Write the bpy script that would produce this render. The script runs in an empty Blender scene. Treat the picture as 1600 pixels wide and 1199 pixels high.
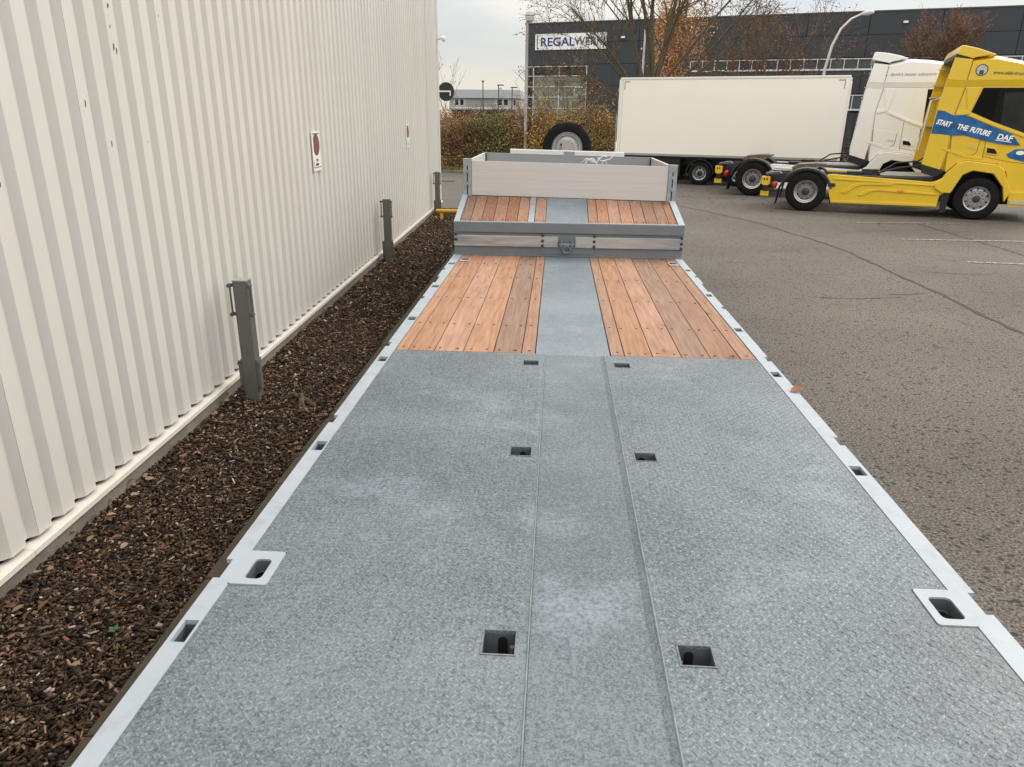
import bpy, bmesh, math, random
import numpy as np
from mathutils import Vector, Matrix

R = math.radians
rng = random.Random(7)
nrg = np.random.default_rng(7)
S = bpy.context.scene
COL = S.collection

# ------------------------------------------------------------------ camera
HC = 2.25
YAW, PITCH, ROLL, FPX = -0.05667878, 0.35019593, 0.01111634, 1135.3
fw = Vector((math.sin(YAW)*math.cos(PITCH), math.cos(YAW)*math.cos(PITCH), -math.sin(PITCH)))
rt = Vector((math.cos(YAW), -math.sin(YAW), 0)); up = rt.cross(fw)
r2 = rt*math.cos(ROLL)+up*math.sin(ROLL); u2 = -rt*math.sin(ROLL)+up*math.cos(ROLL)
cd = bpy.data.cameras.new('camera'); cam = bpy.data.objects.new('camera', cd); COL.objects.link(cam)
cd.sensor_width = 36; cd.lens = 36*FPX/1600; cd.clip_start = .05; cd.clip_end = 1500
M = Matrix((r2, u2, -fw)).transposed().to_4x4(); M.translation = Vector((0, 0, HC)); cam.matrix_world = M
S.camera = cam

# ------------------------------------------------------------------ sky and sun
SUN_EL, SUN_AZ = R(38), R(48)          # azimuth measured from +Y towards +X
w = bpy.data.worlds.new('World'); S.world = w; w.use_nodes = True
nt = w.node_tree; nt.nodes.clear(); N = nt.nodes.new; Lk = nt.links.new
out = N('ShaderNodeOutputWorld'); add = N('ShaderNodeAddShader')
sky = N('ShaderNodeTexSky'); sky.sky_type = 'NISHITA'; sky.sun_disc = False
sky.sun_elevation = SUN_EL; sky.sun_rotation = SUN_AZ
b1 = N('ShaderNodeBackground'); b1.inputs[1].default_value = .03
b2 = N('ShaderNodeBackground'); b2.inputs[1].default_value = 1.0
tc = N('ShaderNodeTexCoord'); sep = N('ShaderNodeSeparateXYZ')
mp = N('ShaderNodeMapping'); mp.inputs['Scale'].default_value = (1.0, 1.0, 3.2)
n1 = N('ShaderNodeTexNoise'); n1.inputs['Scale'].default_value = 3.2; n1.inputs['Detail'].default_value = 5; n1.inputs['Roughness'].default_value = .5
cr = N('ShaderNodeValToRGB')
cr.color_ramp.elements[0].position = .40; cr.color_ramp.elements[0].color = (.82, .835, .85, 1)
cr.color_ramp.elements[1].position = .60; cr.color_ramp.elements[1].color = (1.15, 1.07, .94, 1)
warm = N('ShaderNodeMix'); warm.data_type = 'RGBA'; warm.inputs[7].default_value = (1.10, 1.0, .84, 1)
mr = N('ShaderNodeMapRange'); mr.inputs['From Min'].default_value = .0; mr.inputs['From Max'].default_value = .13
mr.inputs['To Min'].default_value = .75; mr.inputs['To Max'].default_value = 0
gr = N('ShaderNodeMapRange'); gr.interpolation_type = 'SMOOTHSTEP'; gr.inputs['From Min'].default_value = .08; gr.inputs['From Max'].default_value = .50
gr.inputs['To Min'].default_value = .64; gr.inputs['To Max'].default_value = 2.1     # thin overcast: brighter overhead than at the horizon
mul = N('ShaderNodeVectorMath'); mul.operation = 'SCALE'
Lk(tc.outputs['Generated'], mp.inputs[0]); Lk(mp.outputs[0], n1.inputs['Vector']); Lk(n1.outputs['Fac'], cr.inputs[0])
Lk(tc.outputs['Generated'], sep.inputs[0]); Lk(sep.outputs[2], mr.inputs['Value']); Lk(sep.outputs[2], gr.inputs['Value'])
Lk(mr.outputs[0], warm.inputs[0]); Lk(cr.outputs[0], warm.inputs[6])
Lk(warm.outputs[2], mul.inputs[0]); Lk(gr.outputs[0], mul.inputs['Scale'])
Lk(mul.outputs[0], b2.inputs[0]); Lk(sky.outputs[0], b1.inputs[0])
Lk(b1.outputs[0], add.inputs[0]); Lk(b2.outputs[0], add.inputs[1]); Lk(add.outputs[0], out.inputs[0])
sl = bpy.data.lights.new('sun', 'SUN'); sun = bpy.data.objects.new('sun', sl); COL.objects.link(sun)
sl.energy = 1.5; sl.angle = R(22); sl.color = (1, .93, .82)
sd = Vector((math.sin(SUN_AZ)*math.cos(SUN_EL), math.cos(SUN_AZ)*math.cos(SUN_EL), math.sin(SUN_EL)))
sun.rotation_euler = sd.to_track_quat('Z', 'Y').to_euler()
S.view_settings.view_transform = 'Standard'; S.view_settings.look = 'None'
S.view_settings.exposure = 0; S.view_settings.gamma = 1; S.view_settings.use_curve_mapping = False

# ------------------------------------------------------------------ materials
MC = {}
def nmat(name):
    m = bpy.data.materials.new(name); m.use_nodes = True
    t = m.node_tree; b = t.nodes['Principled BSDF']
    return m, t, b
def pm(name, col, rough=.5, metal=0, var=.08, vs=3.0, bump=0, bs=60, stretch=(1, 1, 1), dirt=0, dcol=(.08, .07, .06), dscale=1.5, spec=.5, coat=0):
    """paint, metal, rubber ...: base colour with a little uneven tone, optional dirt and relief"""
    if name in MC: return MC[name]
    m, t, b = nmat(name); n = t.nodes.new; l = t.links.new
    tc = n('ShaderNodeTexCoord'); mp = n('ShaderNodeMapping'); mp.inputs['Scale'].default_value = stretch
    l(tc.outputs['Object'], mp.inputs[0])
    ns = n('ShaderNodeTexNoise'); ns.inputs['Scale'].default_value = vs; ns.inputs['Detail'].default_value = 6
    l(mp.outputs[0], ns.inputs['Vector'])
    cr = n('ShaderNodeValToRGB'); e = cr.color_ramp.elements
    e[0].position = .25; e[1].position = .75
    e[0].color = tuple(c*(1-var) for c in col)+(1,); e[1].color = tuple(min(1, c*(1+var)) for c in col)+(1,)
    l(ns.outputs['Fac'], cr.inputs[0]); c_out = cr.outputs[0]
    if dirt:
        n2 = n('ShaderNodeTexNoise'); n2.inputs['Scale'].default_value = dscale; n2.inputs['Detail'].default_value = 8; n2.inputs['Roughness'].default_value = .65
        l(mp.outputs[0], n2.inputs['Vector'])
        r = n('ShaderNodeMapRange'); r.inputs['From Min'].default_value = .5; r.inputs['From Max'].default_value = .75; r.inputs['To Max'].default_value = dirt
        l(n2.outputs['Fac'], r.inputs['Value'])
        mx = n('ShaderNodeMix'); mx.data_type = 'RGBA'; mx.inputs[7].default_value = dcol+(1,)
        l(r.outputs[0], mx.inputs[0]); l(c_out, mx.inputs[6]); c_out = mx.outputs[2]
    l(c_out, b.inputs['Base Color'])
    b.inputs['Roughness'].default_value = rough; b.inputs['Metallic'].default_value = metal
    b.inputs['Specular IOR Level'].default_value = spec; b.inputs['Coat Weight'].default_value = coat; b.inputs['Coat Roughness'].default_value = .12
    if bump:
        nb = n('ShaderNodeTexNoise'); nb.inputs['Scale'].default_value = bs; nb.inputs['Detail'].default_value = 4
        l(mp.outputs[0], nb.inputs['Vector'])
        bp = n('ShaderNodeBump'); bp.inputs['Strength'].default_value = bump; bp.inputs['Distance'].default_value = .01
        l(nb.outputs['Fac'], bp.inputs['Height']); l(bp.outputs[0], b.inputs['Normal'])
    MC[name] = m; return m
def attr_mat(name, rough=.8, trans=0):
    m, t, b = nmat(name); a = t.nodes.new('ShaderNodeAttribute'); a.attribute_name = 'Col'
    t.links.new(a.outputs['Color'], b.inputs['Base Color']); b.inputs['Roughness'].default_value = rough
    b.inputs['Specular IOR Level'].default_value = .25
    return m
def deck_mat(name, dark, light, rough, bump):
    """blue grey floor paint with lighter overspray specks and drying marks"""
    m, t, b = nmat(name); n = t.nodes.new; l = t.links.new
    tc = n('ShaderNodeTexCoord')
    sp = n('ShaderNodeTexNoise'); sp.inputs['Scale'].default_value = 150; sp.inputs['Detail'].default_value = 3; sp.inputs['Roughness'].default_value = .7
    sp2 = n('ShaderNodeTexNoise'); sp2.inputs['Scale'].default_value = 60; sp2.inputs['Detail'].default_value = 4
    big = n('ShaderNodeTexNoise'); big.inputs['Scale'].default_value = 1.1; big.inputs['Detail'].default_value = 5; big.inputs['Roughness'].default_value = .6; big.inputs['Distortion'].default_value = .6
    for x in (sp, sp2, big): l(tc.outputs['Object'], x.inputs['Vector'])
    a = n('ShaderNodeMath'); a.operation = 'MULTIPLY_ADD'; a.inputs[1].default_value = .35; l(sp2.outputs['Fac'], a.inputs[0]); l(sp.outputs['Fac'], a.inputs[2])
    bb = n('ShaderNodeMath'); bb.operation = 'MULTIPLY_ADD'; bb.inputs[1].default_value = .40; l(big.outputs['Fac'], bb.inputs[0]); l(a.outputs[0], bb.inputs[2])
    cr = n('ShaderNodeValToRGB'); e = cr.color_ramp.elements
    e[0].position = .72; e[0].color = dark+(1,); e[1].position = 1.0; e[1].color = light+(1,)
    sc = n('ShaderNodeMapRange'); sc.inputs['From Min'].default_value = .56; sc.inputs['From Max'].default_value = 1.16
    l(bb.outputs[0], sc.inputs['Value'])
    e[0].position = .28; e[1].position = .75
    l(sc.outputs[0], cr.inputs[0])
    # pale bluish wipe marks
    pt = n('ShaderNodeTexNoise'); pt.inputs['Scale'].default_value = 1.7; pt.inputs['Detail'].default_value = 8; pt.inputs['Roughness'].default_value = .62
    mp = n('ShaderNodeMapping'); mp.inputs['Location'].default_value = (3.1, 1.7, 0); mp.inputs['Scale'].default_value = (1, 1.4, 1)
    l(tc.outputs['Object'], mp.inputs[0]); l(mp.outputs[0], pt.inputs['Vector'])
    mr = n('ShaderNodeMapRange'); mr.inputs['From Min'].default_value = .55; mr.inputs['From Max'].default_value = .70; mr.inputs['To Max'].default_value = .8
    l(pt.outputs['Fac'], mr.inputs['Value'])
    mx = n('ShaderNodeMix'); mx.data_type = 'RGBA'; mx.inputs[7].default_value = (.24, .285, .335, 1)
    brk = n('ShaderNodeMapRange'); brk.inputs['From Min'].default_value = .36; brk.inputs['From Max'].default_value = .62; brk.inputs['To Min'].default_value = .25; brk.inputs['To Max'].default_value = 1
    l(sp2.outputs['Fac'], brk.inputs['Value']); pmx = n('ShaderNodeMath'); pmx.operation = 'MULTIPLY'; l(mr.outputs[0], pmx.inputs[0]); l(brk.outputs[0], pmx.inputs[1])
    l(pmx.outputs[0], mx.inputs[0]); l(cr.outputs[0], mx.inputs[6]); l(mx.outputs[2], b.inputs['Base Color'])
    b.inputs['Roughness'].default_value = rough; b.inputs['Specular IOR Level'].default_value = .4
    bp = n('ShaderNodeBump'); bp.inputs['Strength'].default_value = bump; bp.inputs['Distance'].default_value = .003
    l(a.outputs[0], bp.inputs['Height']); l(bp.outputs[0], b.inputs['Normal'])
    return m
def wood_mat(name, base, light, dark):
    m, t, b = nmat(name); n = t.nodes.new; l = t.links.new
    tc = n('ShaderNodeTexCoord'); oi = n('ShaderNodeObjectInfo')
    off = n('ShaderNodeVectorMath'); off.operation = 'ADD'
    cmb = n('ShaderNodeCombineXYZ'); m1 = n('ShaderNodeMath'); m1.operation = 'MULTIPLY'; m1.inputs[1].default_value = 37
    l(oi.outputs['Random'], m1.inputs[0]); l(m1.outputs[0], cmb.inputs[1]); l(m1.outputs[0], cmb.inputs[2])
    l(tc.outputs['Object'], off.inputs[0]); l(cmb.outputs[0], off.inputs[1])
    mp = n('ShaderNodeMapping'); mp.inputs['Scale'].default_value = (1, .06, 1); l(off.outputs[0], mp.inputs[0])
    g = n('ShaderNodeTexNoise'); g.inputs['Scale'].default_value = 45; g.inputs['Detail'].default_value = 6; g.inputs['Distortion'].default_value = .4
    l(mp.outputs[0], g.inputs['Vector'])
    cr = n('ShaderNodeValToRGB'); e = cr.color_ramp.elements
    e[0].position = .3; e[0].color = base+(1,); e[1].position = .7; e[1].color = light+(1,)
    l(g.outputs['Fac'], cr.inputs[0])
    hs = n('ShaderNodeHueSaturation')
    mv = n('ShaderNodeMapRange'); mv.inputs['To Min'].default_value = .70; mv.inputs['To Max'].default_value = 1.16; l(oi.outputs['Random'], mv.inputs['Value'])
    l(mv.outputs[0], hs.inputs['Value']); l(cr.outputs[0], hs.inputs['Color'])
    ms = n('ShaderNodeMath'); ms.operation = 'FRACT'; m2 = n('ShaderNodeMath'); m2.operation = 'MULTIPLY'; m2.inputs[1].default_value = 7.31
    l(oi.outputs['Random'], m2.inputs[0]); l(m2.outputs[0], ms.inputs[0])
    mv2 = n('ShaderNodeMapRange'); mv2.inputs['To Min'].default_value = .82; mv2.inputs['To Max'].default_value = 1.1; l(ms.outputs[0], mv2.inputs['Value']); l(mv2.outputs[0], hs.inputs['Saturation'])
    st = n('ShaderNodeTexNoise'); st.inputs['Scale'].default_value = 3.2; st.inputs['Detail'].default_value = 7; st.inputs['Roughness'].default_value = .55
    mps = n('ShaderNodeMapping'); mps.inputs['Scale'].default_value = (1.4, .7, 1); l(off.outputs[0], mps.inputs[0]); l(mps.outputs[0], st.inputs['Vector'])
    mr = n('ShaderNodeMapRange'); mr.inputs['From Min'].default_value = .655; mr.inputs['From Max'].default_value = .70; mr.inputs['To Max'].default_value = .7
    l(st.outputs['Fac'], mr.inputs['Value'])
    mx = n('ShaderNodeMix'); mx.data_type = 'RGBA'; mx.inputs[7].default_value = dark+(1,)
    l(mr.outputs[0], mx.inputs[0]); l(hs.outputs[0], mx.inputs[6])
    sm = n('ShaderNodeMapRange'); sm.inputs['From Min'].default_value = .45; sm.inputs['From Max'].default_value = .68; sm.inputs['To Max'].default_value = .26
    l(st.outputs['Fac'], sm.inputs['Value'])
    mx2 = n('ShaderNodeMix'); mx2.data_type = 'RGBA'; mx2.inputs[7].default_value = (.17, .085, .05, 1)
    l(sm.outputs[0], mx2.inputs[0]); l(mx.outputs[2], mx2.inputs[6]); l(mx2.outputs[2], b.inputs['Base Color'])
    b.inputs['Roughness'].default_value = .7; b.inputs['Specular IOR Level'].default_value = .25
    bp = n('ShaderNodeBump'); bp.inputs['Strength'].default_value = .25; bp.inputs['Distance'].default_value = .004
    l(g.outputs['Fac'], bp.inputs['Height']); l(bp.outputs[0], b.inputs['Normal'])
    return m
def asphalt_mat(name, tint=1.0):
    m, t, b = nmat(name); n = t.nodes.new; l = t.links.new
    tc = n('ShaderNodeTexCoord')
    def noise(s, d=4, r=.6):
        x = n('ShaderNodeTexNoise'); x.inputs['Scale'].default_value = s; x.inputs['Detail'].default_value = d; x.inputs['Roughness'].default_value = r
        l(tc.outputs['Object'], x.inputs['Vector']); return x
    f1 = noise(58, 3, .78); f2 = noise(.35, 6, .6); f3 = noise(5, 6, .65)
    v = n('ShaderNodeTexVoronoi'); v.inputs['Scale'].default_value = 75; l(tc.outputs['Object'], v.inputs['Vector'])
    cr = n('ShaderNodeValToRGB'); e = cr.color_ramp.elements
    e[0].position = .37; e[0].color = (.030*tint, .027*tint, .024*tint, 1); e[1].position = .65; e[1].color = (.245*tint, .220*tint, .196*tint, 1)
    x = cr.color_ramp.elements.new(.5); x.color = (.122*tint, .111*tint, .099*tint, 1)
    l(f1.outputs['Fac'], cr.inputs[0])
    mxv = n('ShaderNodeMix'); mxv.data_type = 'RGBA'; mxv.blend_type = 'MULTIPLY'; mxv.inputs[0].default_value = .55
    cv = n('ShaderNodeValToRGB'); cv.color_ramp.elements[0].position = 0; cv.color_ramp.elements[0].color = (1.25, 1.25, 1.25, 1); cv.color_ramp.elements[1].position = .8; cv.color_ramp.elements[1].color = (.45, .45, .45, 1)
    l(v.outputs['Distance'], cv.inputs[0]); l(cr.outputs[0], mxv.inputs[6]); l(cv.outputs[0], mxv.inputs[7])
    mxl = n('ShaderNodeMix'); mxl.data_type = 'RGBA'; mxl.blend_type = 'MULTIPLY'; mxl.inputs[0].default_value = 1
    cl = n('ShaderNodeValToRGB'); cl.color_ramp.elements[0].position = .3; cl.color_ramp.elements[0].color = (.82, .80, .78, 1); cl.color_ramp.elements[1].position = .7; cl.color_ramp.elements[1].color = (1.22, 1.20, 1.17, 1)
    pv = n('ShaderNodeTexVoronoi'); pv.inputs['Scale'].default_value = 24; pv.inputs['Randomness'].default_value = 1; l(tc.outputs['Object'], pv.inputs['Vector'])
    ps = n('ShaderNodeSeparateColor'); l(pv.outputs['Color'], ps.inputs[0])
    pr_ = n('ShaderNodeMath'); pr_.operation = 'MULTIPLY'; pr_.inputs[1].default_value = .48; l(ps.outputs[0], pr_.inputs[0])
    pl = n('ShaderNodeMath'); pl.operation = 'LESS_THAN'; l(pv.outputs['Distance'], pl.inputs[0]); l(pr_.outputs[0], pl.inputs[1])
    pc = n('ShaderNodeMath'); pc.operation = 'GREATER_THAN'; pc.inputs[1].default_value = .38; l(ps.outputs[1], pc.inputs[0])
    pm_ = n('ShaderNodeMath'); pm_.operation = 'MULTIPLY'; l(pl.outputs[0], pm_.inputs[0]); l(pc.outputs[0], pm_.inputs[1])
    pk = n('ShaderNodeMath'); pk.operation = 'MULTIPLY'; pk.inputs[1].default_value = .85; l(pm_.outputs[0], pk.inputs[0])
    l(f2.outputs['Fac'], cl.inputs[0]); l(mxv.outputs[2], mxl.inputs[6]); l(cl.outputs[0], mxl.inputs[7])
    mxd = n('ShaderNodeMix'); mxd.data_type = 'RGBA'; mxd.inputs[7].default_value = (.045, .038, .032, 1)
    mr = n('ShaderNodeMapRange'); mr.inputs['From Min'].default_value = .60; mr.inputs['From Max'].default_value = .72; mr.inputs['To Max'].default_value = .6
    l(f3.outputs['Fac'], mr.inputs['Value']); l(mr.outputs[0], mxd.inputs[0]); l(mxl.outputs[2], mxd.inputs[6])
    mxp = n('ShaderNodeMix'); mxp.data_type = 'RGBA'; mxp.inputs[7].default_value = (.02, .017, .014, 1)
    l(pk.outputs[0], mxp.inputs[0]); l(mxd.outputs[2], mxp.inputs[6])
    l(mxp.outputs[2], b.inputs['Base Color']); b.inputs['Roughness'].default_value = .85; b.inputs['Specular IOR Level'].default_value = .3
    bp = n('ShaderNodeBump'); bp.inputs['Strength'].default_value = .6; bp.inputs['Distance'].default_value = .01
    l(f1.outputs['Fac'], bp.inputs['Height']); l(bp.outputs[0], b.inputs['Normal'])
    return m
def worn_paint_mat():
    m, t, b = nmat('worn_line_paint'); n = t.nodes.new; l = t.links.new
    tc = n('ShaderNodeTexCoord'); x = n('ShaderNodeTexNoise'); x.inputs['Scale'].default_value = 14; x.inputs['Detail'].default_value = 8; x.inputs['Roughness'].default_value = .75
    l(tc.outputs['Object'], x.inputs['Vector'])
    cr = n('ShaderNodeValToRGB'); e = cr.color_ramp.elements
    e[0].position = .44; e[0].color = (.11, .095, .08, 1); e[1].position = .62; e[1].color = (.42, .39, .35, 1)
    l(x.outputs['Fac'], cr.inputs[0]); l(cr.outputs[0], b.inputs['Base Color']); b.inputs['Roughness'].default_value = .8
    return m

# ------------------------------------------------------------------ mesh helpers
def world_offset(p):
    """undo the shifts of all parents when the thing's parts are written in world coordinates"""
    acc = Vector((0, 0, 0)); root = None
    while p is not None: acc += p.location; root = p; p = p.parent
    return -acc if root is not None and root.get('wb') else Vector((0, 0, 0))
class MB:
    def __init__(s): s.v = []; s.f = []
    def face_pts(s, pts):
        i = len(s.v); s.v += [tuple(p) for p in pts]; s.f.append(tuple(range(i, i+len(pts)))); return s
    def box(s, x0, x1, y0, y1, z0, z1):
        i = len(s.v)
        s.v += [(x0, y0, z0), (x1, y0, z0), (x1, y1, z0), (x0, y1, z0), (x0, y0, z1), (x1, y0, z1), (x1, y1, z1), (x0, y1, z1)]
        s.f += [tuple(i+k for k in q) for q in ((0, 3, 2, 1), (4, 5, 6, 7), (0, 1, 5, 4), (1, 2, 6, 5), (2, 3, 7, 6), (3, 0, 4, 7))]; return s
    def hexa(s, b, t):
        i = len(s.v); s.v += [tuple(p) for p in b]+[tuple(p) for p in t]; n = len(b)
        s.f.append(tuple(i+k for k in reversed(range(n)))); s.f.append(tuple(i+n+k for k in range(n)))
        for k in range(n): s.f.append((i+k, i+(k+1) % n, i+n+(k+1) % n, i+n+k))
        return s
    def prism(s, poly, m0, m1):
        """poly of (a,b); m0 and m1 map (a,b) to the two end faces"""
        return s.hexa([m0(*p) for p in poly], [m1(*p) for p in poly])
    def tube(s, pts, rad, n=6, cap=True):
        pts = [Vector(p) for p in pts]; k = len(pts)
        if not hasattr(rad, '__len__'): rad = [rad]*k
        base = len(s.v); prev = None
        for j, p in enumerate(pts):
            d = (pts[min(j+1, k-1)]-pts[max(j-1, 0)]).normalized()
            if prev is None:
                a = d.orthogonal().normalized()
            else:
                a = prev-d*prev.dot(d)
                a = a.normalized() if a.length > 1e-6 else d.orthogonal().normalized()
            prev = a; b = d.cross(a)
            for q in range(n):
                th = 2*math.pi*q/n
                s.v.append(tuple(p+(a*math.cos(th)+b*math.sin(th))*rad[j]))
        for j in range(k-1):
            for q in range(n):
                q2 = (q+1) % n
                s.f.append((base+j*n+q, base+j*n+q2, base+(j+1)*n+q2, base+(j+1)*n+q))
        if cap:
            s.f.append(tuple(base+q for q in reversed(range(n)))); s.f.append(tuple(base+(k-1)*n+q for q in range(n)))
        return s
    def lathe(s, prof, c, ax=(0, 1, 0), n=28, closed=False):
        """prof of (radius, offset along ax)"""
        ax = Vector(ax).normalized(); a = ax.orthogonal().normalized(); b = ax.cross(a); c = Vector(c); base = len(s.v); k = len(prof)
        for r, o in prof:
            for q in range(n):
                th = 2*math.pi*q/n; s.v.append(tuple(c+ax*o+(a*math.cos(th)+b*math.sin(th))*r))
        for j in range(k if closed else k-1):
            j2 = (j+1) % k
            for q in range(n):
                q2 = (q+1) % n; s.f.append((base+j*n+q, base+j*n+q2, base+j2*n+q2, base+j2*n+q))
        if not closed:
            s.f.append(tuple(base+q for q in reversed(range(n)))); s.f.append(tuple(base+(k-1)*n+q for q in range(n)))
        return s
    def cyl(s, c, r, l, ax=(0, 0, 1), n=12):
        return s.lathe([(r, 0), (r, l)], c, ax, n)
    def plate(s, x0, x1, y0, y1, z0, z1, holes):
        """flat plate with rectangular openings"""
        xs = sorted({x0, x1, *[v for h in holes for v in h[:2]]}); xs = [x for x in xs if x0 <= x <= x1]
        ys = sorted({y0, y1, *[v for h in holes for v in h[2:]]}); ys = [y for y in ys if y0 <= y <= y1]
        nx, ny = len(xs)-1, len(ys)-1
        solid = [[not any(h[0] < (xs[i]+xs[i+1])/2 < h[1] and h[2] < (ys[j]+ys[j+1])/2 < h[3] for h in holes) for j in range(ny)] for i in range(nx)]
        idx = {}
        def V(i, j, t):
            k = (i, j, t)
            if k not in idx: idx[k] = len(s.v); s.v.append((xs[i], ys[j], z1 if t else z0))
            return idx[k]
        g = lambda i, j: 0 <= i < nx and 0 <= j < ny and solid[i][j]
        for i in range(nx):
            for j in range(ny):
                if not solid[i][j]: continue
                s.f.append((V(i, j, 1), V(i+1, j, 1), V(i+1, j+1, 1), V(i, j+1, 1)))
                s.f.append((V(i, j, 0), V(i, j+1, 0), V(i+1, j+1, 0), V(i+1, j, 0)))
                if not g(i-1, j): s.f.append((V(i, j, 0), V(i, j, 1), V(i, j+1, 1), V(i, j+1, 0)))
                if not g(i+1, j): s.f.append((V(i+1, j, 0), V(i+1, j+1, 0), V(i+1, j+1, 1), V(i+1, j, 1)))
                if not g(i, j-1): s.f.append((V(i, j, 0), V(i+1, j, 0), V(i+1, j, 1), V(i, j, 1)))
                if not g(i, j+1): s.f.append((V(i, j+1, 0), V(i, j+1, 1), V(i+1, j+1, 1), V(i+1, j+1, 0)))
        return s
    def map(s, fn): s.v = [tuple(fn(*p)) for p in s.v]; return s

def props(o, label=None, cat=None, group=None, kind=None):
    for k, v in (('label', label), ('category', cat), ('group', group), ('kind', kind)):
        if v: o[k] = v
    return o
def link(o, parent):
    COL.objects.link(o)
    if parent is not None: o.parent = parent
    return o
WORLD_BUILT = set()
def obj(name, mb, m, parent=None, smooth=0, fix=True, bevel=0, kind=None):
    """link the collected shape as one mesh object; parts of an unrotated thing are given in world coordinates"""
    me = bpy.data.meshes.new(name); me.from_pydata(mb.v, [], mb.f)
    if fix:
        bm = bmesh.new(); bm.from_mesh(me); bmesh.ops.recalc_face_normals(bm, faces=bm.faces)
        if bevel:
            ed = [e for e in bm.edges if len(e.link_faces) == 2 and e.calc_face_angle(0) > .5]
            bmesh.ops.bevel(bm, geom=ed, offset=bevel, segments=2, profile=.6, affect='EDGES', clamp_overlap=True)
        bm.to_mesh(me); bm.free()
    if smooth:
        me.polygons.foreach_set('use_smooth', [True]*len(me.polygons)); me.set_sharp_from_angle(angle=R(smooth or 35))
    me.materials.append(m)
    o = bpy.data.objects.new(name, me); link(o, parent)
    if kind: o['kind'] = kind
    o.location = world_offset(parent)
    return o
def fast(name, V, F, m, parent=None, cols=None, kind=None, smooth=False):
    """numpy arrays to one mesh, all faces with the same number of corners"""
    V = np.asarray(V, np.float32); F = np.asarray(F, np.int32); k = F.shape[1]
    me = bpy.data.meshes.new(name); me.vertices.add(len(V)); me.vertices.foreach_set('co', V.ravel())
    me.loops.add(F.size); me.loops.foreach_set('vertex_index', F.ravel())
    me.polygons.add(len(F)); me.polygons.foreach_set('loop_start', np.arange(0, F.size, k, dtype=np.int32))
    if smooth: me.polygons.foreach_set('use_smooth', np.ones(len(F), bool))
    me.update(calc_edges=True)
    if cols is not None:
        a = me.color_attributes.new('Col', 'FLOAT_COLOR', 'POINT'); c = np.ones((len(V), 4), np.float32); c[:, :3] = cols; a.data.foreach_set('color', c.ravel())
    me.materials.append(m); o = bpy.data.objects.new(name, me); link(o, parent)
    if kind: o['kind'] = kind
    o.location = world_offset(parent)
    return o
def thing(name, label, cat, loc=(0, 0, 0), rotz=0, group=None, wb=False):
    """an Empty at the base of a thing; wb: its parts are written in world coordinates"""
    o = bpy.data.objects.new(name, None); link(o, None); o.location = loc; o.rotation_euler = (0, 0, rotz); o.empty_display_size = .2
    if wb: o['wb'] = 1
    return props(o, label, cat, group)
def holder(name, parent):
    o = bpy.data.objects.new(name, None); link(o, parent); o.empty_display_size = .1
    return o
def share(name, src, parent, loc, rot=None):
    o = bpy.data.objects.new(name, src.data); link(o, parent); o.location = loc
    if rot: o.rotation_euler = rot
    return o
def text(name, body, size, loc, m, parent, slope=0, shear=0, ext=.002, offset=0, sx=1.0, rot=None):
    c = bpy.data.curves.new(name, 'FONT'); c.body = body; c.size = size; c.extrude = ext; c.shear = shear; c.offset = offset
    tmp = bpy.data.objects.new('letter_curve', c); me = bpy.data.meshes.new_from_object(tmp); bpy.data.objects.remove(tmp)
    me.name = name; me.materials.clear(); me.materials.append(m); o = bpy.data.objects.new(name, me); link(o, parent); o.location = loc
    o.rotation_euler = rot if rot else (R(90), R(slope), 0); o.scale = (sx, 1, 1)
    return o
def leaf_hexes(P, size, cols, jitter=.4):
    """ragged six-cornered dead leaves lying nearly flat"""
    n = len(P); s = size*(1+jitter*nrg.uniform(-1, 1, n))[:, None]; th = nrg.uniform(0, 6.283, n)
    a = np.stack([np.cos(th), np.sin(th), nrg.normal(0, .25, n)], 1); b = np.stack([-np.sin(th), np.cos(th), nrg.normal(0, .25, n)], 1)
    c = np.array([0, 0, 1.0])
    pts = [P+a*s*u*(1+.2*nrg.uniform(-1, 1, (n, 1)))+b*s*v*(1+.35*nrg.uniform(-1, 1, (n, 1)))+c*s*h_ for u, v, h_ in ((-1, 0, 0), (-.4, .45, .15), (.35, .5, .2), (1, .05, 0), (.4, -.45, .2), (-.35, -.5, .15))]
    return np.stack(pts, 1).reshape(-1, 3), np.arange(6*n).reshape(n, 6), np.repeat(cols, 6, axis=0)
def leaf_quads(P, size, cols, jitter=.35, aspect=.6):
    """one small four-cornered leaf at each point, turned at random"""
    n = len(P); s = size*(1+jitter*nrg.uniform(-1, 1, n))[:, None]
    a = nrg.normal(size=(n, 3)); a /= np.linalg.norm(a, axis=1)[:, None]
    b = nrg.normal(size=(n, 3)); b -= a*(a*b).sum(1)[:, None]; b /= np.linalg.norm(b, axis=1)[:, None]
    V = np.stack([P-a*s, P+b*s*aspect, P+a*s, P-b*s*aspect], 1).reshape(-1, 3)
    F = np.arange(4*n).reshape(n, 4); C = np.repeat(cols, 4, axis=0)
    return V, F, C

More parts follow.
